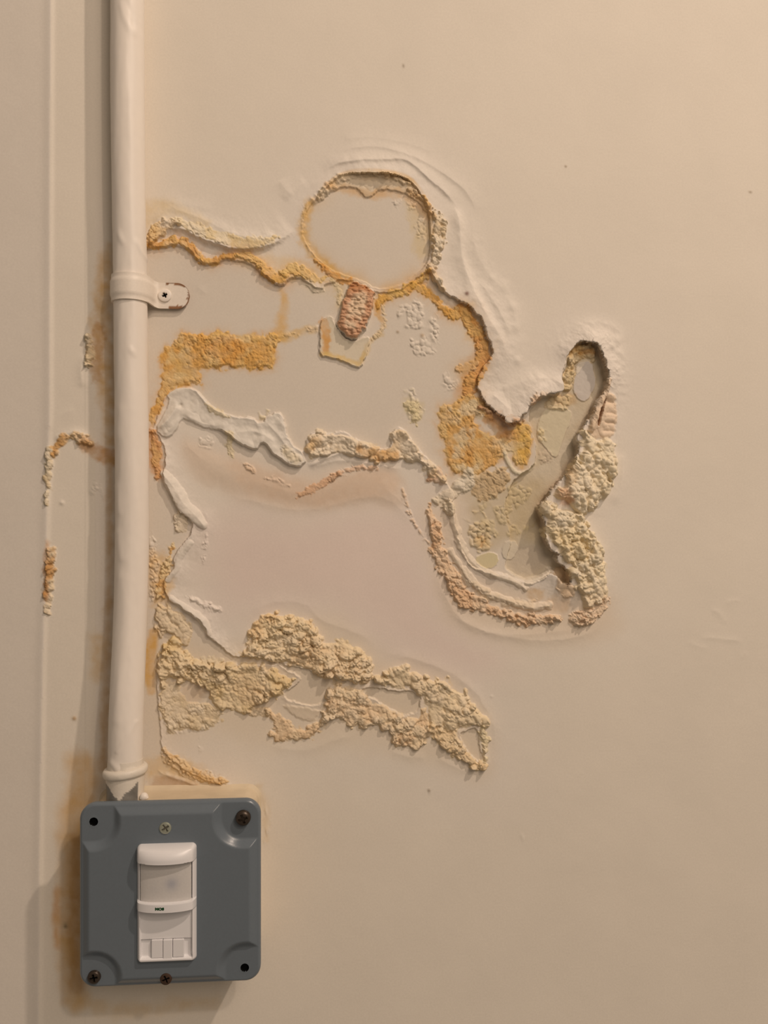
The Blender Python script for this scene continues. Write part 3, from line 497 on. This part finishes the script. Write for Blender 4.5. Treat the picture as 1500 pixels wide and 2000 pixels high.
# faint blister far right, scrape near the strap
for pts, h in (([(1415,1180),(1430,1174),(1448,1172)], .25), ([(1385,1195),(1400,1192),(1416,1215),(1420,1222)], .3), ([(1365,1248),(1385,1245),(1410,1249),(1440,1250),(1455,1256)], .35), ([(1340,1250),(1360,1262),(1385,1268)], .2), ([(1460,1275),(1445,1285)], .2), ([(382,560),(395,566),(405,575)], .3)):
    lip(pts, h*.5, 6, 6, .25, 1.5, 1)

# ------------------------------------------------------------------ build the wall and its crust parts
def mat_attr(name, rough, bump, spec=.3):
    m = bpy.data.materials.new(name); m.use_nodes = True; nt = m.node_tree; b = nt.nodes['Principled BSDF']
    a = nt.nodes.new('ShaderNodeVertexColor'); a.layer_name = 'tone'
    tc = nt.nodes.new('ShaderNodeTexCoord'); n = nt.nodes.new('ShaderNodeTexNoise'); n.inputs['Scale'].default_value = 900; n.inputs['Detail'].default_value = 4
    n2 = nt.nodes.new('ShaderNodeTexNoise'); n2.inputs['Scale'].default_value = 26; n2.inputs['Detail'].default_value = 3
    nt.links.new(tc.outputs['Object'], n.inputs['Vector']); nt.links.new(tc.outputs['Object'], n2.inputs['Vector'])
    r = nt.nodes.new('ShaderNodeMapRange'); r.inputs[3].default_value = .95; r.inputs[4].default_value = 1.04; nt.links.new(n2.outputs['Fac'], r.inputs[0])
    r2 = nt.nodes.new('ShaderNodeMapRange'); r2.inputs[3].default_value = .93; r2.inputs[4].default_value = 1.07; nt.links.new(n.outputs['Fac'], r2.inputs[0])
    mm = nt.nodes.new('ShaderNodeMath'); mm.operation = 'MULTIPLY'; nt.links.new(r.outputs[0], mm.inputs[0]); nt.links.new(r2.outputs[0], mm.inputs[1])
    mx = nt.nodes.new('ShaderNodeVectorMath'); mx.operation = 'SCALE'; nt.links.new(a.outputs['Color'], mx.inputs[0]); nt.links.new(mm.outputs[0], mx.inputs['Scale'])
    nt.links.new(mx.outputs[0], b.inputs['Base Color'])
    bu = nt.nodes.new('ShaderNodeBump'); bu.inputs['Strength'].default_value = bump; bu.inputs['Distance'].default_value = .0004
    nt.links.new(n.outputs['Fac'], bu.inputs['Height']); nt.links.new(bu.outputs[0], b.inputs['Normal'])
    b.inputs['Roughness'].default_value = rough; b.inputs['Specular IOR Level'].default_value = spec
    return m
M_WALL = mat_attr('wall_paint', .62, .06, .25); M_CRUST = mat_attr('salt_crust', .9, .25, .15)
X3 = (U-750)/K; Z3 = (1000-V)/K
CO = np.stack([X3+DU/K, -H, Z3-DV/K], -1).astype(np.float32)
tu, tv = np.gradient(CO, axis=1), np.gradient(CO, axis=0)
NRM = np.cross(tu, tv); NRM *= np.where(NRM[..., 1:2] > 0, -1, 1) if False else 1
if NRM[NY//2, NX//2, 1] > 0: NRM = -NRM
NRM /= np.linalg.norm(NRM, axis=-1, keepdims=True)+1e-12; CO = CO/1000
COLA = np.concatenate([np.clip(COL, 0, 1), np.ones((NY, NX, 1), np.float32)], -1)
idx = np.arange(NX*NY).reshape(NY, NX)
QUAD = np.stack([idx[:-1, :-1], idx[1:, :-1], idx[1:, 1:], idx[:-1, 1:]], -1).reshape(-1, 4)
QL = LAB[:-1, :-1].reshape(-1)
def mesh_from(name, quads, mat):
    vs, inv = np.unique(quads, return_inverse=True); inv = inv.reshape(-1, 4)
    me = bpy.data.meshes.new(name); me.vertices.add(len(vs)); me.vertices.foreach_set('co', CO.reshape(-1, 3)[vs].ravel())
    n = len(inv); me.loops.add(n*4); me.loops.foreach_set('vertex_index', inv.ravel().astype(np.int32))
    me.polygons.add(n); me.polygons.foreach_set('loop_start', (np.arange(n)*4).astype(np.int32)); me.update(calc_edges=True)
    at = me.attributes.new('tone', 'FLOAT_COLOR', 'POINT'); at.data.foreach_set('color', COLA.reshape(-1, 4)[vs].ravel())
    me.polygons.foreach_set('use_smooth', np.ones(n, bool)); me.normals_split_custom_set_from_vertices(NRM.reshape(-1, 3)[vs].astype(np.float32))
    me.materials.append(mat); o = bpy.data.objects.new(name, me); C.objects.link(o); return o
print('VERTS', NX*NY)
wall = mesh_from('wall_back', QUAD[QL == 0], M_WALL); wall['kind'] = 'structure'
wall['label'] = 'cream painted wall with peeling, blistered and salt crusted patches'
for k in range(1, len(PART)):
    q = QUAD[QL == k]
    if len(q) < 40: continue
    nm, lb, rg = PART[k]
    o = mesh_from(nm, q, M_CRUST if nm in ('salt_crust', 'bare_plaster') else M_WALL); o.parent = wall
    if lb: o['label'] = lb

# ------------------------------------------------------------------ helpers for the fittings
def mat(name, col, rough=.5, metal=0, spec=.5, noise=.06, bump=0, ns=300):
    m = bpy.data.materials.new(name); m.use_nodes = True; nt = m.node_tree; b = nt.nodes['Principled BSDF']
    tc = nt.nodes.new('ShaderNodeTexCoord'); n = nt.nodes.new('ShaderNodeTexNoise'); n.inputs['Scale'].default_value = ns; n.inputs['Detail'].default_value = 4
    nt.links.new(tc.outputs['Object'], n.inputs['Vector'])
    r = nt.nodes.new('ShaderNodeMapRange'); r.inputs[3].default_value = 1-noise; r.inputs[4].default_value = 1+noise; nt.links.new(n.outputs['Fac'], r.inputs[0])
    c = nt.nodes.new('ShaderNodeRGB'); c.outputs[0].default_value = (*[float(v) for v in lin(col)], 1)
    s = nt.nodes.new('ShaderNodeVectorMath'); s.operation = 'SCALE'; nt.links.new(c.outputs[0], s.inputs[0]); nt.links.new(r.outputs[0], s.inputs['Scale'])
    nt.links.new(s.outputs[0], b.inputs['Base Color']); b.inputs['Roughness'].default_value = rough; b.inputs['Metallic'].default_value = metal; b.inputs['Specular IOR Level'].default_value = spec
    if bump:
        bu = nt.nodes.new('ShaderNodeBump'); bu.inputs['Strength'].default_value = bump; bu.inputs['Distance'].default_value = .0004
        nt.links.new(n.outputs['Fac'], bu.inputs['Height']); nt.links.new(bu.outputs[0], b.inputs['Normal'])
    return m
M_CREAM = mat('cream_gloss_paint', 'ebe3d9', .42, 0, .4, .03, .08, 220); M_GREY = mat('grey_enamel', '69737c', .26, 0, .5, .05, .05, 900)
M_WHITE = mat('white_plastic', 'e6e5e7', .3, 0, .5, .01); M_LENS = mat('lens_plastic', 'c9c6c4', .45, 0, .4, .03, 0, 120)
M_STEEL = mat('dull_steel', '7d7a70', .4, .7, .5, .12); M_DARK = mat('dark_bronze', '4a4038', .35, .6, .5, .15); M_ZINC = mat('zinc', 'a7ab9c', .4, .5, .5, .1)
M_RUST = mat('rust', '4d3b30', .6, .4, .3, .2); M_BLACK = mat('black_hole', '050505', .9, 0, .1, 0); M_GREEN = mat('green_print', '1d4a2c', .6, 0, .2, 0)
M_TONE = mat_attr('chipped_paint', .45, .08, .4)
def tag(o, label, cat, group=None):
    o['label'] = label; o['category'] = cat
    if group: o['group'] = group
def empty(name, p):
    o = bpy.data.objects.new(name, None); C.objects.link(o); o.location = np.asarray(p)/1000; return o
def pyobj(name, verts, faces, m, parent=None, smooth=True, cols=None, extra=None, midx=None):
    """verts in mm, world axes; stored relative to the parent"""
    v = np.asarray(verts, float)/1000
    if parent: v = v-np.array(parent.location)
    me = bpy.data.meshes.new(name); me.from_pydata(v.tolist(), [], [list(map(int, f)) for f in faces]); me.materials.append(m)
    for e in (extra or []): me.materials.append(e)
    if midx is not None: me.polygons.foreach_set('material_index', np.asarray(midx, np.int32))
    if cols is not None:
        a = me.attributes.new('tone', 'FLOAT_COLOR', 'POINT'); c = np.concatenate([cols, np.ones((len(cols), 1))], 1); a.data.foreach_set('color', c.astype(np.float32).ravel())
    bm = bmesh.new(); bm.from_mesh(me); bmesh.ops.recalc_face_normals(bm, faces=bm.faces); bm.to_mesh(me); bm.free()
    if smooth:
        me.polygons.foreach_set('use_smooth', np.ones(len(me.polygons), bool))
        try: me.set_sharp_from_angle(angle=math.radians(50))
        except Exception: pass
    o = bpy.data.objects.new(name, me); C.objects.link(o)
    if parent: o.parent = parent
    return o
def tube(rings, closed=False):
    """rings: (n, m, 3) -> verts, quads, with end caps"""
    n, m, _ = rings.shape; f = []
    for i in range(n-1):
        for j in range(m): f.append((i*m+j, i*m+(j+1) % m, (i+1)*m+(j+1) % m, (i+1)*m+j))
    f.append(tuple(range(m))); f.append(tuple(range((n-1)*m, n*m)))
    return rings.reshape(-1, 3), f
def lathe(prof, c, axis='y', seg=32):
    """prof: (r, a) pairs; axis y: a is the distance in front of c; axis z: a is height"""
    th = np.linspace(0, 2*np.pi, seg, endpoint=False); R = []
    for r, a in prof:
        if axis == 'y': R.append(np.stack([c[0]+r*np.cos(th), np.full(seg, c[1]-a), c[2]+r*np.sin(th)], 1))
        else: R.append(np.stack([c[0]+r*np.cos(th), c[1]+r*np.sin(th), np.full(seg, c[2]+a)], 1))
    return tube(np.array(R))

# ================================================================= conduit
R0 = 8.75
path = [(249,-3600,10.0),(249,-330,10.0),(249,-60,10.0),(249.5,200,10.0),(253,480,10.0),(255,600,10.2),(257,800,10.4),(258,1000,10.8),(257,1100,11.4),(255,1190,12.4),(252,1270,14.2),(248.5,1350,16.6),(246,1420,18.3),(245,1480,19.0),(244.6,1512,19.0)]
pp = np.array([P3(a, b, h) for a, b, h in path])
def catmull(p, n):
    q = np.vstack([2*p[0]-p[1], p, 2*p[-1]-p[-2]]); o = []
    for i in range(1, len(q)-2):
        for t in np.linspace(0, 1, n, endpoint=False):
            o.append(.5*((2*q[i])+(-q[i-1]+q[i+1])*t+(2*q[i-1]-5*q[i]+4*q[i+1]-q[i+2])*t*t+(-q[i-1]+3*q[i]-3*q[i+1]+q[i+2])*t**3))
    return np.array(o+[q[-2]])
ctr = catmull(pp, 34); m = 64; th = np.linspace(0, 2*np.pi, m, endpoint=False)
A, Z = np.meshgrid(th*R0, ctr[:, 2]); A = A.astype(np.float32); Z = Z.astype(np.float32)
CA, SA = np.cos(th)[None]*60, np.sin(th)[None]*60
nz = vn(CA+Z*0, SA+Z*.9, 22, 3)*.35+fb(CA+Z*0+7, SA*1.0+Z*1.6, 9, 2, 8)*.10
rr = R0-.12+nz*.8
def drip(pxl, w_, h_):                                   # raised brush marks and drips on the front of the pipe
    global rr
    q = np.array([P3(a, b, 18.6) for a, b in pxl])
    X = ctr[:, None, 0]+rr*np.cos(th)[None]; ZZ = ctr[:, None, 2]+0*X; front = np.sin(th)[None] < .2
    dd = segdist(X.astype(np.float32), ZZ.astype(np.float32), q[:, [0, 2]], False)[0]
    rr = rr+h_*np.exp(-(dd/w_)**2)*front
for pxl, w_, h_ in (([(236,8),(241,30),(250,52),(262,60)], 1.2, .35), ([(248,8),(257,22),(260,48)], .9, -.3), ([(232,455),(236,468),(240,472)], 1.2, .5), ([(266,470),(275,490),(281,498)], .8, .45), ([(255,683),(262,690)], 1.0, .5),
                    ([(240,1130),(246,1180),(250,1220),(240,1300),(236,1400)], 3, .35), ([(236,1460),(250,1440),(262,1420),(270,1405)], 1.0, .3), ([(226,1484),(236,1492)], 2, .6), ([(226,950),(232,1000)], 2, .3), ([(235,800),(228,850)], 2.5, .3), ([(228,1040),(238,1090)], 2, .3)):
    drip(pxl, w_, h_)
rings = np.stack([ctr[:, None, 0]+rr*np.cos(th)[None], ctr[:, None, 1]+rr*np.sin(th)[None], np.repeat(ctr[:, None, 2], m, 1)], -1)
con = empty('electrical_conduit', (ctr[-1][0], ctr[-1][1], ctr[-1][2]))
tag(con, 'cream painted steel conduit running up the wall from the grey box', 'pipe')
v, f = tube(rings); pyobj('pipe', v, f, M_CREAM, con)
# connector between the pipe and the box
cb = np.array(P3(245, 1508, 19.0)); BOXTOP = P3(331, 1566, 33)[2]-2.9
prof = [(8.9, 7.0), (9.2, 3.2), (10.6, 2.9), (11.4, 1.9), (11.5, .2), (11.1, -.9), (10.1, -1.5), (9.9, -3), (9.7, -6), (9.5, -10), (9.6, -14), (9.4, BOXTOP-cb[2]-.6)]
fine = []
for (r0, a0), (r1, a1) in zip(prof[:-1], prof[1:]):
    k = max(2, int(abs(a1-a0)/.6))
    fine += [(r0+(r1-r0)*t, a0+(a1-a0)*t) for t in np.linspace(0, 1, k, endpoint=False)]
fine.append(prof[-1]); seg = 72; v, f = lathe(fine, cb, 'z', seg)
ring = np.abs(v[:, 2]-cb[2]-.8) < 3.2
v[:, 2] += np.where(ring, (v[:, 0]-cb[0])*.10, 0)       # the collar sits slightly crooked
nzv = fb(v[:, 0]*8, v[:, 2]*8+v[:, 1]*5, 30, 3, 4); v[:, 1] -= np.where(ring, .25*nzv, 0)
tx = (v[:, 0]-cb[0])/9.6; zz = v[:, 2]-cb[2]
edge = -12.2+9.5*np.abs(tx+.12)**1.0+nzv*2.0; bare = (zz < edge) & (zz < -3.5) & (tx < .8)
colr = np.where(bare[:, None], lin('7d7a74')[None]*(.75+.5*(nzv[:, None]+.5)), lin('e0d8cb')[None]); pyobj('connector', v, f, M_TONE, con, cols=np.clip(colr, 0, 1))

# ================================================================= strap
sc = np.array(P3(254.5, 566, 10.2)); hw = 6.9; Rb = R0+.55
prof = [(-Rb-.1, .4)]+[(-Rb*math.cos(a), 10.2+Rb*math.sin(a)) for a in np.linspace(-.9, math.pi*.80, 26)]
xe = Rb*math.cos(math.pi*.20)
prof += [(Rb+.3, 10.2+2.2), (Rb+.9, 8.2), (Rb+1.3, 5.2), (Rb+1.9, 3.1), (Rb+3.2, 2.2)]+[(Rb+3.2+t, 1.95) for t in np.linspace(.8, 17.6, 24)]
prof = np.array(prof); nv = 17; tabx = Rb+3.2; xend = Rb+3.2+17.6; rad = 7.0; TH = 1.0
tang = np.gradient(prof, axis=0); nr = np.stack([-tang[:, 1], tang[:, 0]], 1); nr /= np.linalg.norm(nr, axis=1)[:, None]
vt, ct = [], []
for sidef in (1, -1):
    for i, (px_, dp) in enumerate(prof):
        xr = px_-(xend-rad); half = math.sqrt(max(rad**2-xr*xr, .02)) if xr > 0 else hw+(.15 if px_ < tabx else .1)
        half = min(half, hw+.1)
        for j in range(nv):
            t = -1+2*j/(nv-1); rib = .55*float(sm((.62-abs(t))*6+.5)) if px_ < tabx-1 else 0
            o_ = (TH*.5+rib) if sidef > 0 else -TH*.5
            vt.append((sc[0]+px_+nr[i, 0]*o_, -(dp+nr[i, 1]*o_), sc[2]+t*half-(.8 if px_ > tabx-2 else 0)*min(1, (px_-tabx+2)/3)))
            ee = min(1-abs(t), 0.0+(1-(xr/rad if xr > 0 else 0)))*7
            nn = float(fb(np.float32(px_*14), np.float32(t*90), 22, 3, 3))
            ru = (px_ > tabx+4.5) and (ee < 1.15+nn*1.6) and not (t < -.2 and px_ < tabx+6)
            ct.append(lin('8a6446')*(1+.5*nn) if ru else lin('e9e0d4'))
n = len(prof); f = []; o2 = n*nv; ix = lambda s_, i, j: s_*o2+i*nv+j
for i in range(n-1):
    for j in range(nv-1):
        for s_ in (0, 1): f.append((ix(s_, i, j), ix(s_, i+1, j), ix(s_, i+1, j+1), ix(s_, i, j+1)))
    for j in (0, nv-1): f.append((ix(0, i, j), ix(0, i+1, j), ix(1, i+1, j), ix(1, i, j)))
for j in range(nv-1):
    for i in (0, n-1): f.append((ix(0, i, j), ix(0, i, j+1), ix(1, i, j+1), ix(1, i, j)))
st = empty('conduit_strap', (sc[0]+tabx, 0, sc[2]))
tag(st, 'cream painted one-hole strap clamping the conduit, rusty around its tab', 'pipe strap')
pyobj('strap_band', vt, f, M_TONE, st, cols=np.clip(np.array(ct), 0, 1))
def screw(name, c, r, h, m, parent, depth=.9, label=None, ang=0, star=.6, dark=None):
    """pan head with a real cross recess"""
    NG = 33; g = np.linspace(-1, 1, NG); X, Z_ = np.meshgrid(g, g); mx = np.maximum(np.abs(X), np.abs(Z_)); hp = np.hypot(X, Z_)+1e-9; k = mx/hp
    X, Z_ = X*k, Z_*k; q = np.hypot(X, Z_); hh_ = h*np.sqrt(np.clip(1-(q*.94)**4, 0, 1))
    c_, s_ = math.cos(ang), math.sin(ang); a_, b_ = X*c_+Z_*s_, -X*s_+Z_*c_
    cr = (np.minimum(np.abs(a_), np.abs(b_)) < .15) & (q < star); hh_ = hh_-depth*cr
    hh_[(mx > .99)] = -.4
    v_ = np.stack([c[0]+X*r, c[1]-hh_, c[2]+Z_*r], -1).reshape(-1, 3); id_ = np.arange(NG*NG).reshape(NG, NG)
    f_ = np.stack([id_[:-1, :-1], id_[:-1, 1:], id_[1:, 1:], id_[1:, :-1]], -1).reshape(-1, 4)
    crf = cr[:-1, :-1].ravel() & cr[1:, 1:].ravel()
    o = pyobj(name, v_, f_, m, parent, True, extra=[dark or M_BLACK], midx=crf.astype(int))
    if label: o['label'] = label
    return o
ts = P3(322, 577, 2.6); screw('screw', ts, 3.7, 1.0, M_CREAM, st, 1.1, 'painted screw with a dark cross recess', .5, .42)

# ================================================================= junction box
HL = 33.0
cTL, cTR, cBL, cBR = (P3(*c, HL) for c in ((153.5, 1574), (508.5, 1560), (154.5, 1935), (509, 1916)))
lx0 = (cTL[0]+cBL[0])/2; lx1 = (cTR[0]+cBR[0])/2; lz1 = (cTL[2]+cTR[2])/2; lz0 = (cBL[2]+cBR[2])/2
lc = np.array([(lx0+lx1)/2, -HL, (lz0+lz1)/2]); LW, LH = (lx1-lx0)/2, (lz1-lz0)/2
jb = empty('junction_box', (lc[0], 0, lc[2])); tag(jb, 'grey enamelled square junction box on the wall below the conduit', 'electrical box')
def rrect(nseg, hw_, hh_, r):
    o = []
    for (sx, sy, a0) in ((1, 1, 0), (-1, 1, 90), (-1, -1, 180), (1, -1, 270)):
        for a in np.linspace(a0, a0+90, nseg): o.append((sx*(hw_-r)+r*math.cos(math.radians(a)), sy*(hh_-r)+r*math.sin(math.radians(a))))
    return np.array(o)
rs_ = []
for dep, ins in ((-.6, 1.5), (.6, 2.2), (1.4, 3.2), (6, 3.4), (14, 3.2), (22, 2.8), (28, 2.4), (HL-4.2, 2.2)):
    rr_ = rrect(14, LW-ins, LH-ins, 7.5); wv = .28*fb((rr_[:, 0]*9).astype(np.float32), (rr_[:, 1]*9+dep*14).astype(np.float32), 60, 2, 6)
    rr_ = rr_*(1+wv[:, None]/50)
    rs_.append(np.stack([lc[0]+rr_[:, 0], np.full(len(rr_), -dep), lc[2]+rr_[:, 1]], 1))
v, f = tube(np.array(rs_)); bx_ = pyobj('back_box', v, f, mat('dirty_cream_paint', 'd3c4aa', .55, 0, .3, .2, .3, 90), jb); bx_['label'] = 'cream painted box body behind the grey cover'
def pad_grid(NGx, NGz, hw_, hh_, r):
    gx = np.linspace(-1, 1, NGx); gz = np.linspace(-1, 1, NGz); A_, B_ = np.meshgrid(gx, gz); m_ = np.maximum(np.abs(A_), np.abs(B_)); m_[m_ == 0] = 1e-9
    # boundary point of the rounded rectangle along the same square direction
    ex, ez = A_/m_*hw_, B_/m_*hh_; cx, cz = np.clip(ex, -(hw_-r), hw_-r), np.clip(ez, -(hh_-r), hh_-r)
    dx, dz = ex-cx, ez-cz; l = np.hypot(dx, dz); corner = (np.abs(ex) > hw_-r) & (np.abs(ez) > hh_-r)
    sx_ = np.where(corner, cx+dx/np.maximum(l, 1e-9)*r, ex); sz_ = np.where(corner, cz+dz/np.maximum(l, 1e-9)*r, ez)
    return sx_*m_, sz_*m_
def rr_sdf(x, z, hw_, hh_, r):
    qx, qz = np.abs(x)-(hw_-r), np.abs(z)-(hh_-r); return -(np.hypot(np.clip(qx, 0, None), np.clip(qz, 0, None))+np.minimum(np.maximum(qx, qz), 0)-r)
def height_plate(name, X, Zp, h, c, m, parent, back, extra=None, midx=None, mark=None):
    n0, n1 = X.shape; v_ = np.stack([c[0]+X, c[1]-h, c[2]+Zp], -1).reshape(-1, 3); id_ = np.arange(n0*n1).reshape(n0, n1)
    f_ = np.stack([id_[:-1, :-1], id_[:-1, 1:], id_[1:, 1:], id_[1:, :-1]], -1).reshape(-1, 4).tolist()
    b = np.concatenate([id_[0, :-1], id_[:-1, -1], id_[-1, :0:-1], id_[:0:-1, 0]]); vb = v_[b].copy(); vb[:, 1] = c[1]-back; k0 = len(v_)
    for i in range(len(b)):
        j = (i+1) % len(b); f_.append((b[i], b[j], k0+j, k0+i))
    f_.append(tuple(range(k0, k0+len(b))))
    mi = None
    if mark is not None:
        mi = np.zeros(len(f_), int); mi[:(n0-1)*(n1-1)] = (mark[:-1, :-1] | mark[1:, 1:] | mark[1:, :-1] | mark[:-1, 1:]).ravel()
    return pyobj(name, np.vstack([v_, vb]), f_, m, parent, True, extra=extra, midx=mi)
def onlid(px_, py_, dh=0):
    p = P3(px_, py_, HL+dh); return p[0]-lc[0], p[2]-lc[2]
X, Zp = pad_grid(231, 237, LW, LH, 8.0)
d_ = rr_sdf(X, Zp, LW, LH, 8.0)
panel = rr_sdf(X, Zp, LW-1.6, LH-1.6, 7.0)
for (cx_, cy_), rp in (((474, 1597), 11.2), ((183, 1607), 10.0), ((185, 1908), 10.2), ((479, 1890), 10.4)):
    ux, uz = onlid(cx_, cy_); sgx, sgz = np.sign(ux), np.sign(uz)
    # pocket: a circle round the screw stretched out to the corner
    ax_, az_ = X-ux, Zp-uz; tx_ = np.where(ax_*sgx > 0, 0, ax_); tz_ = np.where(az_*sgz > 0, 0, az_)
    dist = np.hypot(tx_, tz_); panel = np.minimum(panel, dist-rp)
h = 1.2*sm(d_/1.2+.1)+3.0*sm((panel+.8)/5.2)
hole = np.zeros_like(h, bool)
for cx_, cy_ in ((183, 1605), (478, 1890)):
    ux, uz = onlid(cx_, cy_); q = np.hypot(X-ux, Zp-uz); hole |= q < 2.15
h = np.where(hole, -1.6, h)
lid = height_plate('cover_plate', X, Zp, h-.2, lc+np.array([0, 2.0, 0]), M_GREY, jb, -2.4, extra=[M_BLACK], mark=hole)
lid['label'] = 'grey cover plate with recessed corners'
def on3(px_, py_, dh): p = P3(px_, py_, HL+dh); return p
for px_, py_ in ((183, 1605), (478, 1890)):
    v, f = lathe([(3.3, -.15), (3.2, .04), (2.2, .07), (2.05, -.2), (1.9, -1.35), (.02, -1.35)], P3(px_, py_, HL-1.0), 'y', 40); del f[-2]
    o = pyobj('screw_hole', v, f, M_GREY, jb, True, extra=[M_BLACK], midx=[1 if i >= 80 else 0 for i in range(len(f))]); o['label'] = 'empty black screw hole'
screw('screw', on3(475, 1597, .2), 3.9, 2.4, M_DARK, jb, 1.3, 'dark pan head screw', .35, .6, M_DARK)
screw('screw', on3(184, 1908, -.6), 3.3, 1.6, M_DARK, jb, 1.2, 'dark screw sunk in the lower corner', .2, .6)
screw('screw', on3(323, 1617, 2.0), 3.1, .8, M_ZINC, jb, .7, 'bright zinc screw above the switch', .6, .65, M_STEEL)
screw('screw', on3(324, 1912, 2.0), 3.0, .8, M_RUST, jb, .7, 'rusty screw below the switch', .4, .65)

# ================================================================= motion sensor switch
sTL, sTR, sBL, sBR = (P3(*c, HL+4.5) for c in ((266.5, 1652.5), (383, 1648), (266, 1885), (382.5, 1879)))
sx0, sx1 = (sTL[0]+sBL[0])/2, (sTR[0]+sBR[0])/2; sz1, sz0 = (sTL[2]+sTR[2])/2, (sBL[2]+sBR[2])/2
scn = np.array([(sx0+sx1)/2, -(HL+2.0), (sz0+sz1)/2]); SW, SH = (sx1-sx0)/2, (sz1-sz0)/2
ss = empty('motion_sensor_switch', scn); tag(ss, 'white plastic motion sensor switch set in the grey box cover', 'switch')
X, Zp = pad_grid(133, 267, SW, SH, 2.4); d_ = rr_sdf(X, Zp, SW, SH, 2.4); q = X/SW
zt = (Zp+SH)/(2*SH)                                       # 0 bottom .. 1 top
cyl = np.sqrt(np.clip(1-(q*.985)**2, 0, 1))
h = 2.6*np.sqrt(np.clip(sm(d_/1.6), 0, 1))
inner = sm((SW-2.0-np.abs(X))/.5+.5)
brow = sm((zt-.868)/.008)*np.sqrt(np.clip(1-((zt-.90)/.10).clip(0, 1)**2, 0, 1)); bandm = sm((zt-.462)/.006)*sm((.545-zt)/.008)
lens_r = (zt > .545) & (zt < .868) & (np.abs(X) < SW-1.9)
low_r = (zt < .462) & (zt > .035)
h = np.where(lens_r, 1.2, h)
h = np.where(low_r & (np.abs(X) < SW-1.6), h-1.2*inner*sm((zt-.035)/.02), h)
pocket = (zt > .045) & (zt < .20) & (np.abs(X) < SW-2.2); h = np.where(pocket, h-1.05, h)
h = h+brow*6.8*cyl+bandm*5.6*cyl*1.0
height_plate('housing', X, Zp, h, scn, M_WHITE, ss, -3.2)
v, f = lathe([(0.01, 2.2), (1.2, 1.9), (2.0, .9), (2.3, -.6), (1.8, -1.4)], P3(281, 1556, 24), 'z', 14); v += .25*np.stack([fb(v[:, 0].astype(np.float32)*9, v[:, 2].astype(np.float32)*9, 8, 2, k) for k in (1, 2, 3)], 1); pyobj('paint_blob', v, f, M_CREAM, jb)
# lens: a bulging curved window
gx = np.linspace(-1, 1, 61); gz = np.linspace(.54, .872, 41); A_, B_ = np.meshgrid(gx, gz); lx_ = A_*(SW-2.2); lz_ = (B_*2-1)*SH
lh = 1.6+4.0*np.sqrt(np.clip(1-(A_*.9)**2, 0, 1))
v = np.stack([scn[0]+lx_, scn[1]-lh, scn[2]+lz_], -1).reshape(-1, 3); id_ = np.arange(v.shape[0]).reshape(41, 61)
f = np.stack([id_[:-1, :-1], id_[:-1, 1:], id_[1:, 1:], id_[1:, :-1]], -1).reshape(-1, 4)
lcol = np.tile(lin('cbc8c5')[None], (len(v), 1)); g = np.exp(-(((lx_-3.2)/3.0)**2+((lz_-(.69*2-1)*SH)/3.0)**2)).ravel()[:, None]; g2 = np.exp(-(((lx_+5)/2.5)**2+((lz_-(.64*2-1)*SH)/3.0)**2)).ravel()[:, None]
lcol = lcol*(1-.45*g-.12*g2)+lin('7f88a0')[None]*.45*g+lin('a9a9b4')[None]*.12*g2
ln = pyobj('lens', v, f, M_TONE, ss, cols=lcol); ln['label'] = 'milky curved sensor window with a blue-grey spot'
def bevbox(name, c, sx_, sy_, sz_, m_, parent, bev=.3):
    bm = bmesh.new(); bmesh.ops.create_cube(bm, size=1)
    for v_ in bm.verts: v_.co = Vector((v_.co.x*sx_, v_.co.y*sy_, v_.co.z*sz_))/1000
    bmesh.ops.bevel(bm, geom=bm.edges[:], offset=bev/1000, segments=2, affect='EDGES', profile=.5)
    me = bpy.data.meshes.new(name); bm.to_mesh(me); bm.free(); me.materials.append(m_); o = bpy.data.objects.new(name, me); C.objects.link(o)
    o.parent = parent; o.location = Vector(np.asarray(c)/1000)-parent.location; return o
zc = (.122*2-1)*SH
bevbox('slide_button', (scn[0]-4.6, scn[1]-.9, scn[2]+zc), 5.6, 2.4, 9.2, M_WHITE, ss)
bevbox('slide_button', (scn[0]+.7, scn[1]-1.1, scn[2]+zc-.3), 4.6, 2.6, 9.8, M_WHITE, ss)
bevbox('slide_button', (scn[0]+6.0, scn[1]-.9, scn[2]+zc), 5.6, 2.4, 9.0, M_WHITE, ss)
tcu = bpy.data.curves.new('printed_mark', 'FONT'); tcu.body = 'MOS'; tcu.size = .0017; tcu.align_x = 'CENTER'; tcu.align_y = 'CENTER'; tcu.extrude = .00005; tcu.offset = .00012
to = bpy.data.objects.new('tmp', tcu); C.objects.link(to); dg = bpy.context.evaluated_depsgraph_get(); me = bpy.data.meshes.new_from_object(to.evaluated_get(dg)); bpy.data.objects.remove(to)
bz = (.503*2-1)*SH
for v_ in me.vertices:
    x_, y_, e_ = v_.co; xm = x_*1000*1.25-2.3; hh_ = 2.6+5.6*math.sqrt(max(0, 1-(xm/SW*.985)**2)); v_.co = ((xm)/1000, -(hh_+.06+e_*1000)/1000, (bz+y_*1000)/1000)
me.materials.append(M_GREEN); o = bpy.data.objects.new('printed_mark', me); C.objects.link(o); o.parent = ss; o['label'] = 'tiny dark green lettering on the curved band'
